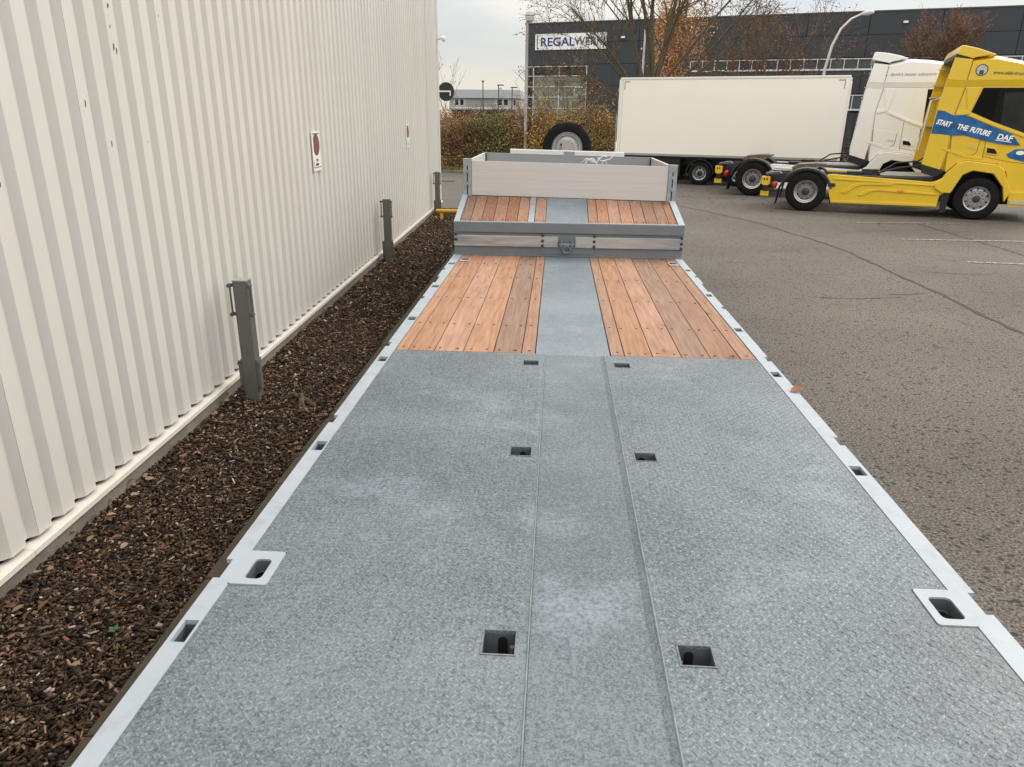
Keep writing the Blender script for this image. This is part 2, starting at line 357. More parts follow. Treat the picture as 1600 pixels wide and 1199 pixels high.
# shared materials
m_black = pm('black_paint', (.012, .012, .013), .45, var=.2)
m_dark = pm('dark_steel', (.03, .031, .033), .55, var=.25)
m_void = pm('hollow_dark', (.004, .004, .004), .9)
m_rubber = pm('tyre_rubber', (.008, .008, .0085), .78, var=.3, vs=8, dirt=.22, dcol=(.05, .043, .036), dscale=3, bump=.2, bs=50, spec=.2)
m_alu = pm('brushed_aluminium', (.50, .485, .47), .42, .35, var=.05, vs=30, stretch=(.05, 1, 6), bump=.05, bs=80)
m_aluraw = pm('scratched_aluminium_reflections', (.44, .445, .445), .42, .5, var=.22, vs=9, stretch=(.4, 1, 3), dirt=.75, dcol=(.13, .13, .13), dscale=3)  # scratched metal; the dark streaks paint reflections on the bumper strips
m_galv = pm('galvanised_steel', (.36, .39, .41), .42, .5, var=.18, vs=14, dirt=.3, dcol=(.2, .21, .22), dscale=9)
m_grey = pm('grey_trailer_paint', (.16, .185, .205), .35, var=.07, vs=5, bump=.03, bs=120, coat=.3)
m_greylight = pm('light_grey_rail_paint', (.35, .39, .43), .5, var=.05, vs=6, dirt=.4, dcol=(.20, .205, .205), dscale=11, spec=.3)
m_pocket = pm('pocket_grey_paint', (.10, .112, .122), .4, var=.1)
m_white = pm('white_paint', (.80, .79, .77), .3, var=.02, vs=2, coat=.4)
m_letterwhite = pm('white_print', (.85, .85, .85), .5, var=.01)
m_letterdark = pm('dark_print', (.05, .05, .055), .6, var=.05)
m_steel = pm('wheel_steel', (.42, .42, .42), .35, .7, var=.15, vs=10, dirt=.5, dcol=(.12, .11, .1), dscale=6)
m_concrete = pm('plinth_concrete', (.22, .195, .165), .9, var=.2, vs=6, bump=.5, bs=90, dirt=.5, dcol=(.09, .075, .06), dscale=2.5)
m_kerb = pm('mossy_kerb_concrete', (.07, .055, .034), .95, var=.3, vs=9, bump=.7, bs=120, dirt=.7, dcol=(.045, .035, .022), dscale=5)
m_kerbgrey = pm('grey_kerb_concrete', (.16, .145, .125), .95, var=.25, vs=5, bump=.5, bs=80, dirt=.5, dcol=(.06, .05, .04))
m_glass = pm('dark_window_glass', (.014, .018, .018), .06, var=.6, vs=2.5, spec=.28)
m_glassgreen = pm('pale_window_glass', (.19, .195, .15), .10, var=.5, vs=.9, spec=.8)
m_frame = pm('white_window_frame', (.62, .62, .61), .45, var=.03)

# ================================================================== SETTING
# asphalt yard
g = MB(); g.face_pts([(-400, -300, 0), (400, -300, 0), (400, 700, 0), (-400, 700, 0)])
props(obj('asphalt_yard', g, asphalt_mat('worn_asphalt'), fix=False), 'worn grey brown asphalt of the haulage yard', None, None, 'structure')

def strip(name, pts, width, z, m, wob=.0, seed=1):
    r = random.Random(seed); mb = MB(); P = []
    for a, b in zip(pts[:-1], pts[1:]):
        k = max(2, int(math.dist(a, b)/.12))
        for i in range(k): P.append((a[0]+(b[0]-a[0])*i/k, a[1]+(b[1]-a[1])*i/k))
    P.append(pts[-1]); L = []
    w1 = 0
    for i, p in enumerate(P):
        q = P[min(i+1, len(P)-1)]; o = P[max(i-1, 0)]; d = Vector((q[0]-o[0], q[1]-o[1])).normalized(); nn = Vector((-d.y, d.x))
        w1 = w1*.85+r.uniform(-wob, wob); ww = width*(1+(r.uniform(-.5, .5) if wob else 0))
        L.append((p[0]+nn.x*(w1-ww/2), p[1]+nn.y*(w1-ww/2), z)); L.append((p[0]+nn.x*(w1+ww/2), p[1]+nn.y*(w1+ww/2), z))
    mb.v = L; mb.f = [(2*i, 2*i+2, 2*i+3, 2*i+1) for i in range(len(P)-1)]
    return obj(name, mb, m, fix=False)
m_seam = pm('old_seam_tar', (.035, .029, .024), .9, var=.4, vs=30, bump=.4)
m_line = worn_paint_mat()
props(strip('asphalt_seam', [(2.9, 22.3), (3.9, 19.8), (4.7, 17.6), (5.25, 15.2), (5.41, 13.3), (5.40, 9.9), (5.38, 4), (5.4, -4)], .055, .004, m_seam, .02, 2), 'long dark repair seam in the asphalt beside the low loader', None, None, 'structure')
props(strip('asphalt_seam', [(8.56, 18.2), (8.52, 15.4), (8.5, 13.7), (8.5, 3)], .035, .004, m_seam, .015, 3), 'thin dark seam in the asphalt near the yellow tractor', None, None, 'structure')
props(strip('asphalt_seam', [(2.6, 23.6), (4.6, 23.4), (6.2, 22.9), (8.0, 22.3)], .04, .004, m_seam, .02, 4), 'thin crack line behind the yellow tractor', None, None, 'structure')
for i, (a, b) in enumerate([((7.1, 18.0), (9.6, 18.15)), ((7.05, 15.42), (12.5, 15.5)), ((7.1, 12.92), (8.0, 12.82))]):
    props(strip('parking_line', [a, b], .1, .008, m_line), ['worn white line just in front of the yellow tractor', 'longest worn white bay line on the asphalt', 'short worn white line stub on the asphalt'][i], None, None, 'structure')
for i in range(9):                                   # small cracks
    x = rng.uniform(2.6, 9); y = rng.uniform(9, 17); a = rng.uniform(-.5, .5); r = rng.uniform(.25, .7)
    strip('asphalt_crack', [(x, y), (x+r*math.cos(a), y+r*math.sin(a)*.5), (x+2*r*math.cos(a+.2), y+r*math.sin(a+.3))], .016, .004, m_seam, .012, 20+i)['kind'] = 'structure'

# planting bed along the wall
def wallx(y): return -2.60-.026*(y-2.8)
BED_END = 19.2
g = MB(); n = 24; pts = []
for i in range(n+1):
    y = -3+(BED_END+3)*i/n; pts.append((wallx(y)-.02, y, .02)); pts.append((-1.60-.0065*(y+3), y, .02))
g.v = pts; g.f = [(2*i, 2*i+1, 2*i+3, 2*i+2) for i in range(n)]
m_soil = pm('dark_bark_soil', (.022, .015, .010), .95, var=.5, vs=40, bump=.8, bs=70)
props(obj('planting_bed', g, m_soil, fix=False), 'narrow bed of dark soil under the bark mulch', None, None, 'structure')

def chips(bands, palette, probs, z, xlo, xhi, L0, W0):
    P = []; Ls = []
    for y0, y1, dens, sc in bands:
        k = int((y1-y0)*.88*dens); y = nrg.uniform(y0, y1, k); lo = np.array([xlo(v) for v in y]); hi = np.array([xhi(v) for v in y])
        x = lo+(hi-lo)*nrg.uniform(0, 1, k)
        P.append(np.stack([x, y, z+.028*nrg.uniform(0, 1, k)+.02*np.clip(np.sin(x*3+y*1.3), 0, 1)], 1)); Ls.append(np.full(k, sc))
    P = np.concatenate(P); sc = np.concatenate(Ls); k = len(P)
    L = sc*L0*np.exp(nrg.normal(0, .45, k)); Wd = sc*W0*np.exp(nrg.normal(0, .35, k)); T = .004+.005*nrg.uniform(0, 1, k)
    th = nrg.uniform(0, 2*np.pi, k); a = np.stack([np.cos(th), np.sin(th), nrg.normal(0, .30, k)], 1); a /= np.linalg.norm(a, axis=1)[:, None]
    up_ = np.stack([nrg.normal(0, .35, k), nrg.normal(0, .35, k), np.ones(k)], 1); b = np.cross(up_, a); b /= np.linalg.norm(b, axis=1)[:, None]; c = np.cross(a, b)
    corners = []
    for tz in (-1, 1):
        for sa, sb in ((-1, -1), (1, -1), (1, 1), (-1, 1)):
            j = 1+.35*nrg.uniform(-1, 1, k)
            corners.append(P+a*(sa*L*.5*j)[:, None]+b*(sb*Wd*.5*(1+.4*nrg.uniform(-1, 1, k)))[:, None]+c*(tz*T*.5)[:, None])
    V = np.stack(corners, 1).reshape(-1, 3)
    q = np.array([(0, 3, 2, 1), (4, 5, 6, 7), (0, 1, 5, 4), (1, 2, 6, 5), (2, 3, 7, 6), (3, 0, 4, 7)])
    F = (np.arange(k)[:, None, None]*8+q[None]).reshape(-1, 4)
    pal = np.array(palette); ci = nrg.choice(len(pal), k, p=probs)
    C = pal[ci]*(1+.35*nrg.uniform(-1, 1, (k, 1)))*(1+.08*nrg.uniform(-1, 1, (k, 3)))
    return V, F, np.repeat(np.clip(C, 0, 1), 8, axis=0)
m_chip = attr_mat('bark_chip', .8)
V_, F_, C_ = chips([(1.2, 4.2, 8200, .74), (4.2, 8, 5200, .86), (8, 19, 2500, 1.08), (-1, 1.2, 600, 1.4)],
                   [(.022, .013, .009), (.062, .036, .022), (.12, .072, .044), (.24, .16, .105), (.42, .36, .31), (.14, .072, .042)],
                   [.36, .32, .21, .082, .014, .014], .030, lambda y: wallx(y)+.012, lambda y: -1.668-.0065*(y+3), .026, .0118)
props(fast('bark_mulch', V_, F_, m_chip, None, C_), 'dark brown bark mulch covering the bed beside the wall', 'mulch', None, 'stuff')
# dead leaves collected along the plinth
k = 320; y = nrg.uniform(1.3, 19, k)**1.0; x = np.array([wallx(v) for v in y])+.02+np.abs(nrg.normal(0, .13, k))
far = nrg.uniform(0, 1, k) < .25; x[far] = nrg.uniform(-2.6, -1.8, far.sum())
V_, F_, C_ = leaf_hexes(np.stack([x, y, .07+.03*nrg.uniform(0, 1, k)], 1), .024, np.array([(.13, .07, .04), (.20, .125, .075), (.10, .05, .033), (.27, .19, .13)])[nrg.integers(0, 4, k)])
V_[:, 2] = np.clip(V_[:, 2], .055, .13)
props(fast('bed_leaves', V_, F_, m_chip, None, C_), 'curled brown dead leaves lying along the plinth on the mulch', 'leaves', None, 'stuff')

def kerb(name, label, p0, d, n, L, wdt, h, m, seed=1):
    root = props(thing(name, label, None, p0, math.atan2(d[1], d[0])), None, None, None, 'structure'); r = random.Random(seed); src = None
    for i in range(n):
        if src is None:
            src = obj('kerb_stone', MB().box(.004, L-.004, -wdt/2, wdt/2, -.12, h), m, root, bevel=.012)
            o = src
        else: o = share('kerb_stone', src, root, (i*L, 0, 0))
        o.location = (i*L, r.uniform(-.005, .005), r.uniform(-.006, .006)); o.rotation_euler = (0, r.uniform(-.004, .004), r.uniform(-.004, .004))
    return root
kerb('bed_kerb', 'row of mossy edging stones between mulch bed and low loader', (-1.572, -3, 0), (-.0065, 1), 23, 1.0, .20, .066, m_kerb)
# grass verge with its kerb beyond the yard
VA = R(-19.5); vd = Vector((math.cos(VA), math.sin(VA))); vn = Vector((-vd.y, vd.x)); V0 = Vector((-12.0, 35.0))
kerb('verge_kerb', 'row of weathered kerb stones edging the grass verge', (V0.x, V0.y, 0), (vd.x, vd.y), 46, 1.0, .14, .11, m_kerbgrey, 2)
def vp(s, t, z=0): p = V0+vd*s+vn*t; return Vector((p.x, p.y, z))
m_turf = pm('verge_soil', (.05, .052, .022), .95, var=.5, vs=3, bump=.8, bs=30, dirt=.6, dcol=(.06, .042, .025), dscale=2)
g = MB(); g.face_pts([vp(0, .07, .09), vp(60, .07, .09), vp(60, 9, .09), vp(0, 9, .09)])
props(obj('grass_verge', g, m_turf, fix=False), 'mossy ground of the verge between yard and hedge', None, None, 'structure')
k = 14000; s_ = nrg.uniform(0, 24, k); t_ = nrg.uniform(.1, 3.2, k)
B = np.array([V0.x, V0.y, .09])+np.stack([vd.x*s_+vn.x*t_, vd.y*s_+vn.y*t_, np.zeros(k)], 1)
hgt = nrg.uniform(.06, .16, k); th = nrg.uniform(0, 6.28, k); wv = np.stack([np.cos(th), np.sin(th), np.zeros(k)], 1)*.018
tip = B+np.stack([nrg.normal(0, .05, k), nrg.normal(0, .05, k), hgt], 1)
V_ = np.stack([B-wv, B+wv, tip], 1).reshape(-1, 3); F_ = np.arange(3*k).reshape(k, 3)
C_ = np.repeat(np.array([(.11, .13, .03), (.16, .16, .04), (.20, .17, .06), (.08, .10, .025)])[nrg.integers(0, 4, k)], 3, axis=0)
props(fast('verge_grass', V_, F_, attr_mat('grass_blade', .8), None, C_), 'short yellowish green grass on the verge below the hedge', 'grass', None, 'stuff')
# leaves blown under the tractors
k = 420; x = nrg.uniform(3, 20, k); y = 24.5-.36*(x-3)+nrg.normal(0, 3.2, k)
keep = (y > 8); x, y = x[keep], y[keep]; k = len(x)
V_, F_, C_ = leaf_hexes(np.stack([x, y, np.full(k, .03)], 1), .036, np.array([(.12, .06, .03), (.08, .04, .025), (.2, .1, .045)])[nrg.integers(0, 3, k)])
V_[:, 2] = np.clip(V_[:, 2], .012, .05)
props(fast('fallen_leaves', V_, F_, m_chip, None, C_), 'scattered brown leaves on the asphalt around the tractors', 'leaves', None, 'stuff')

# ================================================================== WHITE CORRUGATED WAREHOUSE
wroot = thing('white_warehouse', 'white corrugated metal warehouse wall on a low concrete plinth', 'warehouse', (wallx(8), 8, 0), 0, None, True)
Y0w, Y1w = -3.0, 19.55; PER = .205; ZB, ZT = .205, 9.0
m_clad = pm('cream_white_cladding', (.60, .583, .55), .42, var=.035, vs=1.2, stretch=(1, 1, .25), dirt=.16, dcol=(.40, .385, .33), dscale=1.1, coat=.1)
prof = [(0, 0), (.104, 0), (.140, -.040), (.169, -.040)]           # crest, slope, valley, slope
ys = 17.45-PER*100; start = ys
nr = 5
def sheet(y0, ribs, yend=None):
    mb = MB(); P = []
    for i in range(ribs):
        for u, d in prof: P.append((y0+i*PER+u, d))
    P.append((y0+ribs*PER-.002, 0))
    for y, d in P: mb.v.append((wallx(y)+d, y, ZB)); mb.v.append((wallx(y)+d, y, ZT))
    for i in range(len(P)-1): mb.f.append((2*i, 2*i+2, 2*i+3, 2*i+1))
    return mb
for s in range(20):
    obj('cladding_sheet', sheet(start+s*nr*PER, nr), m_clad, wroot, fix=False)
obj('cladding_sheet', sheet(17.47, 9), m_clad, wroot, fix=False)
obj('corner_trim', MB().box(wallx(19.4)-.2, wallx(19.4)+.008, 17.47+9*PER+.004, 19.55, ZB, ZT), m_clad, wroot)
g = MB()
def wq(mb, y0, y1, a, b, za, zb):      # box between two offsets from the wall line
    mb.hexa([(wallx(y0)+a, y0, za), (wallx(y0)+b, y0, za), (wallx(y1)+b, y1, za), (wallx(y1)+a, y1, za)], [(wallx(y0)+a, y0, zb), (wallx(y0)+b, y0, zb), (wallx(y1)+b, y1, zb), (wallx(y1)+a, y1, zb)])
wq(g, Y0w, 19.5, -.12, -.052, .10, ZT); obj('backing_wall', g, m_void, wroot)
g = MB(); wq(g, Y0w, 19.6, -3.0, .012, -.1, .155); obj('plinth', g, m_concrete, wroot)
g = MB()
for yy in range(int(Y0w), 20, 3):
    y0, y1 = yy, min(yy+2.996, 19.6)
    wq(g, y0, y1, -.05, .040, .174, .181); wq(g, y0, y1, .034, .040, .152, .173)
obj('drip_sill', g, pm('white_sill_metal', (.72, .68, .61), .4, var=.04, dirt=.25, dcol=(.4, .36, .3), dscale=3), wroot)
obj('end_wall', MB().box(-14, wallx(19.55)-.205, 19.45, 19.55, ZB, ZT), m_clad, wroot)
obj('roof', MB().box(-14, -2.35, Y0w, 19.6, ZT+.002, ZT+.15), m_clad, wroot)
# dark scuffs and specks on the sheets
g = MB()
for (y, z, a, b) in [(4.62, 2.60, .007, .020), (4.70, 2.84, .010, .014), (4.72, 2.62, .008, .022), (4.28, 2.30, .006, .022), (4.52, 2.08, .005, .022), (5.25, 2.86, .005, .008), (3.35, 1.93, .005, .014), (4.80, 2.08, .004, .007), (4.58, 2.73, .006, .009), (2.95, 2.95, .012, .016)]:
    k = math.floor((y-start)/PER); yy = start+k*PER+.05+rng.uniform(-.03, .04); x = wallx(yy)+.0012
    g.face_pts([(x, yy-a, z-b), (x, yy+a*.6, z-b*.4), (x, yy+a, z+b*.7), (x, yy-a*.4, z+b)])
obj('scuff_marks', g, pm('black_scuff', (.05, .05, .045), .8), wroot, fix=False, kind='stuff')

def wall_notice(y, z0, z1, wd, label):
    rt_ = thing('wall_notice', label, 'notice', (wallx(y), y, z0), 0, 'printed notices on the white wall', True)
    x = wallx(y)+.004; y0, y1 = y-wd/2, y+wd/2; H = z1-z0
    g = MB(); g.hexa([(wallx(y0)+.003, y0, z0), (wallx(y0)+.009, y0, z0), (wallx(y1)+.009, y1, z0), (wallx(y1)+.003, y1, z0)], [(wallx(y0)+.003, y0, z1), (wallx(y0)+.009, y0, z1), (wallx(y1)+.009, y1, z1), (wallx(y1)+.003, y1, z1)])
    obj('board', g, pm('notice_white', (.75, .72, .68), .5, var=.02), rt_)
    def disc(name, cy, cz, ry, rz, m, pr, n=28):
        g = MB(); g.face_pts([(wallx(cy)+pr, cy+ry*math.cos(2*math.pi*i/n), cz+rz*math.sin(2*math.pi*i/n)) for i in range(n)]); return obj(name, g, m, rt_, fix=False)
    disc('oval_print', y-.005, z0+H*.66, wd*.40, H*.27, pm('brown_hand_print', (.16, .06, .045), .6, var=.6, vs=22, stretch=(1, 2, .8)), .0115)
    g = MB()
    def bar(a, b, c, d): g.face_pts([(wallx(a)+.0118, a, c), (wallx(b)+.0118, b, c), (wallx(b)+.0118, b, d), (wallx(a)+.0118, a, d)])
    bar(y0+.02, y1-.03, z1-.035, z1-.024); bar(y0+.02, y1-.01, z0+.035, z0+.043); bar(y0+.02, y0+.028, z0+.035, z0+.11)
    obj('border_print', g, m_letterdark, rt_, fix=False)
    g = MB()
    for cy in (-.03, -.005, .02): bar(y+cy, y+cy+.016, z0+H*.245, z0+H*.305)
    for cy in (-.06, -.03, 0, .03): bar(y+cy, y+cy+.022, z0+H*.135, z0+H*.195)
    obj('lettering', g, m_letterdark, rt_, fix=False, kind='stuff')
wall_notice(8.52, 1.66, 2.09, .30, 'printed white notice with brown oval, nearer of two on the wall')
wall_notice(14.66, 1.70, 2.12, .30, 'printed white notice with brown oval, nearer the far corner of the wall')
wl = thing('wall_lamp', 'small white lamp sticking out from the warehouse corner', 'lamp', (-2.95, 19.45, 4.05), 0, None, True)
obj('bracket', MB().tube([(-3.06, 19.4, 4.03), (-2.93, 19.4, 4.06)], .02, 8), m_frame, wl)
obj('lamp_head', MB().lathe([(.02, 0), (.06, .03), (.06, .10), (.03, .12)], (-2.93, 19.4, 4.06), (1, 0, -.2), 14), m_white, wl, smooth=40)

# protective posts in the bed
m_post = pm('grey_green_post_paint', (.115, .115, .10), .55, var=.12, vs=6, dirt=.3, dcol=(.07, .065, .05), dscale=4)
m_nut = pm('weathered_nut_steel', (.12, .115, .10), .5, .5, var=.3, vs=30)
proto = None
def post_parts(rt_):
    obj('post', MB().box(-.057, .057, -.05, .05, -.1, 1.03), m_post, rt_, bevel=.008)
    obj('cap', MB().box(-.060, .060, -.053, .053, 1.032, 1.040), pm('post_cap', (.3, .29, .26), .5), rt_)
    for s in (-1, 1):
        for z in (.77, 1.0):
            obj('clamp_bar', MB().box(min(s*.058, s*.092), max(s*.058, s*.092), -.048, -.032, z-.012, z+.012), m_nut, rt_)
            obj('nut', MB().cyl((s*.080, -.072, z), .017, .04, (0, 1, 0), 6), m_nut, rt_)
        obj('threaded_rod', MB().tube([(s*.080, -.045, .76), (s*.080, -.045, 1.01)], .0075, 8), m_nut, rt_)
        obj('side_plate', MB().box(min(s*.059, s*.068), max(s*.059, s*.068), -.045, .045, .12, .39), m_post, rt_)
        obj('side_angle', MB().box(min(s*.0685, s*.088), max(s*.0685, s*.088), -.045, -.038, .13, .38), m_post, rt_)
        for z in (.16, .36): obj('nut', MB().cyl((s*.079, -.060, z), .013, .015, (0, 1, 0), 6), m_nut, rt_)
for i, (x, y) in enumerate([(-2.45, 5.50), (-2.665, 11.58), (-2.84, 17.75)]):
    lab = ['grey steel protective post nearest the camera, with threaded rods at its top', 'middle one of the grey steel posts along the wall', 'grey steel post at the far end of the mulch bed by the yellow rail'][i]
    if i == 0:
        proto = thing('guard_post', lab, 'post', (x, y, 0), 0, 'grey guard posts along the wall'); post_parts(proto)
    else:
        o = proto.copy(); COL.objects.link(o); o.location = (x, y, 0); o['label'] = lab
        for ch in list(proto.children): c = ch.copy(); COL.objects.link(c); c.parent = o
yr = thing('guard_rail', 'low yellow steel guard rail across the end of the mulch bed', 'guard rail', (-2.0, 16.75, 0), 0, None, True)
m_yel = pm('safety_yellow', (.62, .34, .02), .45, var=.1, dirt=.2)
obj('rail', MB().tube([(-2.72, 16.75, .25), (-1.15, 16.75, .25)], .042, 12), m_yel, yr, smooth=40)
for x in (-2.6, -1.9, -1.25): obj('foot', MB().box(x-.03, x+.03, 16.72, 16.78, 0, .19), m_yel, yr)
# stump and sprout in the bed
sr = thing('root_stump', 'mossy olive brown root stump lying in the mulch', 'stump', (-2.03, 5.35, .05), 0, None, True)
m_moss = pm('mossy_bark', (.085, .062, .03), .95, var=.6, vs=40, bump=1.0, bs=90, dirt=.6, dcol=(.035, .024, .014), dscale=12)
g = MB()
for (a, b, c) in [((-2.10, 5.52, .05), (-2.02, 5.40, .13), (-1.90, 5.12, .05)), ((-2.02, 5.42, .11), (-1.99, 5.30, .10), (-1.97, 5.16, .05)), ((-2.2, 5.45, .07), (-2.10, 5.44, .12), (-2.02, 5.40, .11)), ((-2.03, 5.40, .1), (-1.93, 5.36, .08), (-1.84, 5.25, .05))]:
    q_ = [Vector(a).lerp(Vector(b), k/4) for k in range(4)]+[Vector(b).lerp(Vector(c), k/5) for k in range(6)]
    g.tube([p+Vector((rng.uniform(-.008, .008), rng.uniform(-.008, .008), rng.uniform(-.008, .008)-.012)) for p in q_], [rng.uniform(.7, 1.2)*(.024-.018*abs(k-3)/7) for k in range(10)], 7)
obj('root', g, m_moss, sr, smooth=60)
sp = thing('sprout', 'small bright green seedling growing in the mulch', 'plant', (-1.91, 2.55, .06), 0, None, True)
g2 = pm('seedling_green', (.045, .10, .028), .6, var=.3)
obj('stem', MB().tube([(-1.91, 2.55, .05), (-1.905, 2.55, .10)], .003, 5), g2, sp)
for a in (.3, 1.6, 2.9, 4.2, 5.2):
    d = Vector((math.cos(a), math.sin(a), .25)); e = Vector((-math.sin(a), math.cos(a), 0)); p = Vector((-1.905, 2.55, .095))
    obj('leaf', MB().face_pts([p, p+d*.014+e*.009, p+d*.03, p+d*.014-e*.009]), g2, sp, fix=False)
print('setting done')

# ================================================================== LOW LOADER (the trailer we stand on)
D = .777
tl = thing('low_loader', 'grey low loader trailer with tread plate deck, timber planks and raised front neck', 'trailer', (.14, 4, 0), 0, None, True)
m_deck = deck_mat('tread_plate_paint', (.060, .077, .087), (.178, .212, .232), .50, .18)
m_tread = deck_mat('raised_tread_paint', (.060, .077, .087), (.232, .272, .295), .38, .15)
m_strip = deck_mat('smooth_strip_paint', (.060, .077, .088), (.175, .21, .232), .50, .25)
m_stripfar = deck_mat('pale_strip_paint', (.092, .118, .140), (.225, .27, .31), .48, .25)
m_wood = wood_mat('raw_hardwood', (.30, .155, .092), (.44, .258, .166), (.07, .042, .028))
m_edge = pm('worn_highlight_edge', (.165, .188, .20), .5, var=.35, vs=25)  # worn edge tone, pale enough to paint the left plate edge's highlight
m_screw = pm('screw_steel', (.05, .045, .04), .5, .5, var=.3)
pockL = [(-.178, -.083, 1.720, 1.822), (-.178, -.083, 3.055, 3.145), (-.178, -.083, 4.38, 4.465)]
pockR = [(.402, .497, 1.712, 1.795), (.402, .497, 3.045, 3.125), (.402, .497, 4.38, 4.46)]
eyeL = (-1.056, -.925, 1.990, 2.188); eyeR = (1.228, 1.349, 1.946, 2.134)
YE = 4.62
obj('deck_plate', MB().plate(-1.054, -.040, -.6, YE, D-.010, D, pockL+[(-1.06, -.925, 1.990, 2.188)]), m_deck, tl)
obj('deck_plate', MB().plate(.345, 1.349, -.6, YE, D-.010, D, pockR+[(1.228, 1.36, 1.946, 2.134)]), m_deck, tl)
# raised tread on the plates: real lozenges
def tread(x0, x1, y0, y1, holes):
    p = .0205; nx = int((x1-x0)/p); ny = int((y1-y0)/p)
    I, J = np.meshgrid(np.arange(nx), np.arange(ny), indexing='ij'); I = I.ravel(); J = J.ravel()
    cx = x0+(I+.5)*p; cy = y0+(J+.5)*p; keep = np.ones(len(cx), bool)
    for h in holes: keep &= ~((cx > h[0]-.014) & (cx < h[1]+.014) & (cy > h[2]-.014) & (cy < h[3]+.014))
    I, J, cx, cy = I[keep], J[keep], cx[keep], cy[keep]; k = len(cx)
    th = np.where((I+J) % 2 == 0, np.pi/4, -np.pi/4)+nrg.normal(0, .07, k); cx = cx+nrg.normal(0, .0008, k); cy = cy+nrg.normal(0, .0008, k)
    L, W, h = .0122, .0034, .0017
    base = np.array([(-L, 0, 0), (-L*.4, W, 0), (L*.4, W, 0), (L, 0, 0), (L*.4, -W, 0), (-L*.4, -W, 0), (-L*.5, 0, h), (L*.5, 0, h)])
    c, s = np.cos(th)[:, None], np.sin(th)[:, None]
    X = cx[:, None]+base[None, :, 0]*c-base[None, :, 1]*s; Y = cy[:, None]+base[None, :, 0]*s+base[None, :, 1]*c
    Z = D+.0003+np.repeat(base[None, :, 2], k, 0)*(1+.5*nrg.uniform(-1, 1, (k, 1)))
    V = np.stack([X, Y, Z], 2).reshape(-1, 3)
    q = np.array([(0, 6, 1), (1, 6, 7), (1, 7, 2), (2, 7, 3), (3, 7, 4), (4, 7, 6), (4, 6, 5), (5, 6, 0)])[:, ::-1]
    return V, (np.arange(k)[:, None, None]*8+q[None]).reshape(-1, 3)
for x0, x1, hh in ((-1.048, -.048, pockL+[eyeL]), (.353, 1.343, pockR+[eyeR])):
    V_, F_ = tread(x0, x1, .9, YE-.01, hh); fast('raised_tread', V_, F_, m_tread, tl, None, 'stuff')
# sunk smooth strip down the middle
g = MB(); g.hexa([(-.039, -.6, D-.02), (.344, -.6, D-.02), (.344, YE, D-.02), (-.039, YE, D-.02)], [(-.039, -.6, D-.008), (.344, -.6, D-.008), (.344, YE, D-.008), (-.039, YE, D-.008)]); obj('centre_strip', g, m_strip, tl)
g = MB(); Q = [(YE+.001, -.008), (YE+.25, -.003), (8.295, -.003)]
for (ya, za), (yb, zb) in zip(Q[:-1], Q[1:]): g.face_pts([(-.106, ya, D+za), (.388, ya, D+za), (.388, yb, D+zb), (-.106, yb, D+zb)])
obj('centre_strip', g, m_stripfar, tl, fix=False)
g = MB(); g.prism([(.322, -.0078), (.3445, -.0005), (.3445, -.012), (.322, -.012)], lambda a, b: (a, -.6, D+b), lambda a, b: (a, YE-.002, D+b)); obj('seam_fillet', g, m_strip, tl)
obj('edge_bead', MB().tube([(.350, -.6, D-.001), (.350, 2, D-.001), (.350, 4.6, D-.001)], .0036, 8), m_edge, tl, smooth=60)
obj('edge_bead', MB().tube([(-.044, -.6, D-.001), (-.044, 2, D-.001), (-.044, 4.6, D-.001)], .0032, 8), m_edge, tl, smooth=60)  # thin pale tube paints the highlight along the left plate edge
# lashing pockets
for h in pockL+pockR:
    x0, x1, y0, y1 = h; zb = D-.085; q = .004
    g = MB(); g.box(x0-.01, x0-.001, y0-.01, y1+.01, zb, D-.0105); g.box(x1+.001, x1+.01, y0-.01, y1+.01, zb, D-.0105)
    g.box(x0-.001, x1+.001, y0-.01, y0-.001, zb, D-.0105); g.box(x0-.001, x1+.001, y1+.001, y1+.01, zb, D-.0105); g.box(x0-.01, x1+.01, y0-.01, y1+.01, zb-.006, zb-.001)
    pk = obj('lashing_pocket', g, m_pocket, tl)
    xc = (x0+x1)/2+(.008 if x0 < 0 else -.012)
    g = MB(); w2 = .0145; P = [(xc-w2, zb), (xc+w2, zb)]+[(xc+w2*math.cos(a*math.pi/8), zb+.05+w2*math.sin(a*math.pi/8)) for a in range(9)]
    g.prism(P, lambda a, b: (a, y1+.0008, b), lambda a, b: (a, y1-.0015, b)); obj('keyhole', g, m_void, pk)
    obj('pin', MB().cyl((xc+(.03 if x0 < 0 else -.028), y1-.02, zb), .008, .045, (0, 0, 1), 10), pm('primed_pin', (.20, .16, .15), .5), pk)
    g = MB(); f = .006
    g.box(x0-f, x0-.0005, y0-f, y1+f, D+.0004, D+.0022); g.box(x1+.0005, x1+f, y0-f, y1+f, D+.0004, D+.0022); g.box(x0-.0005, x1+.0005, y1+.0005, y1+f, D+.0004, D+.0022); g.box(x0-.0005, x1+.0005, y0-f, y0-.0005, D+.0004, D+.0022)
    obj('rim', g, m_strip, pk)
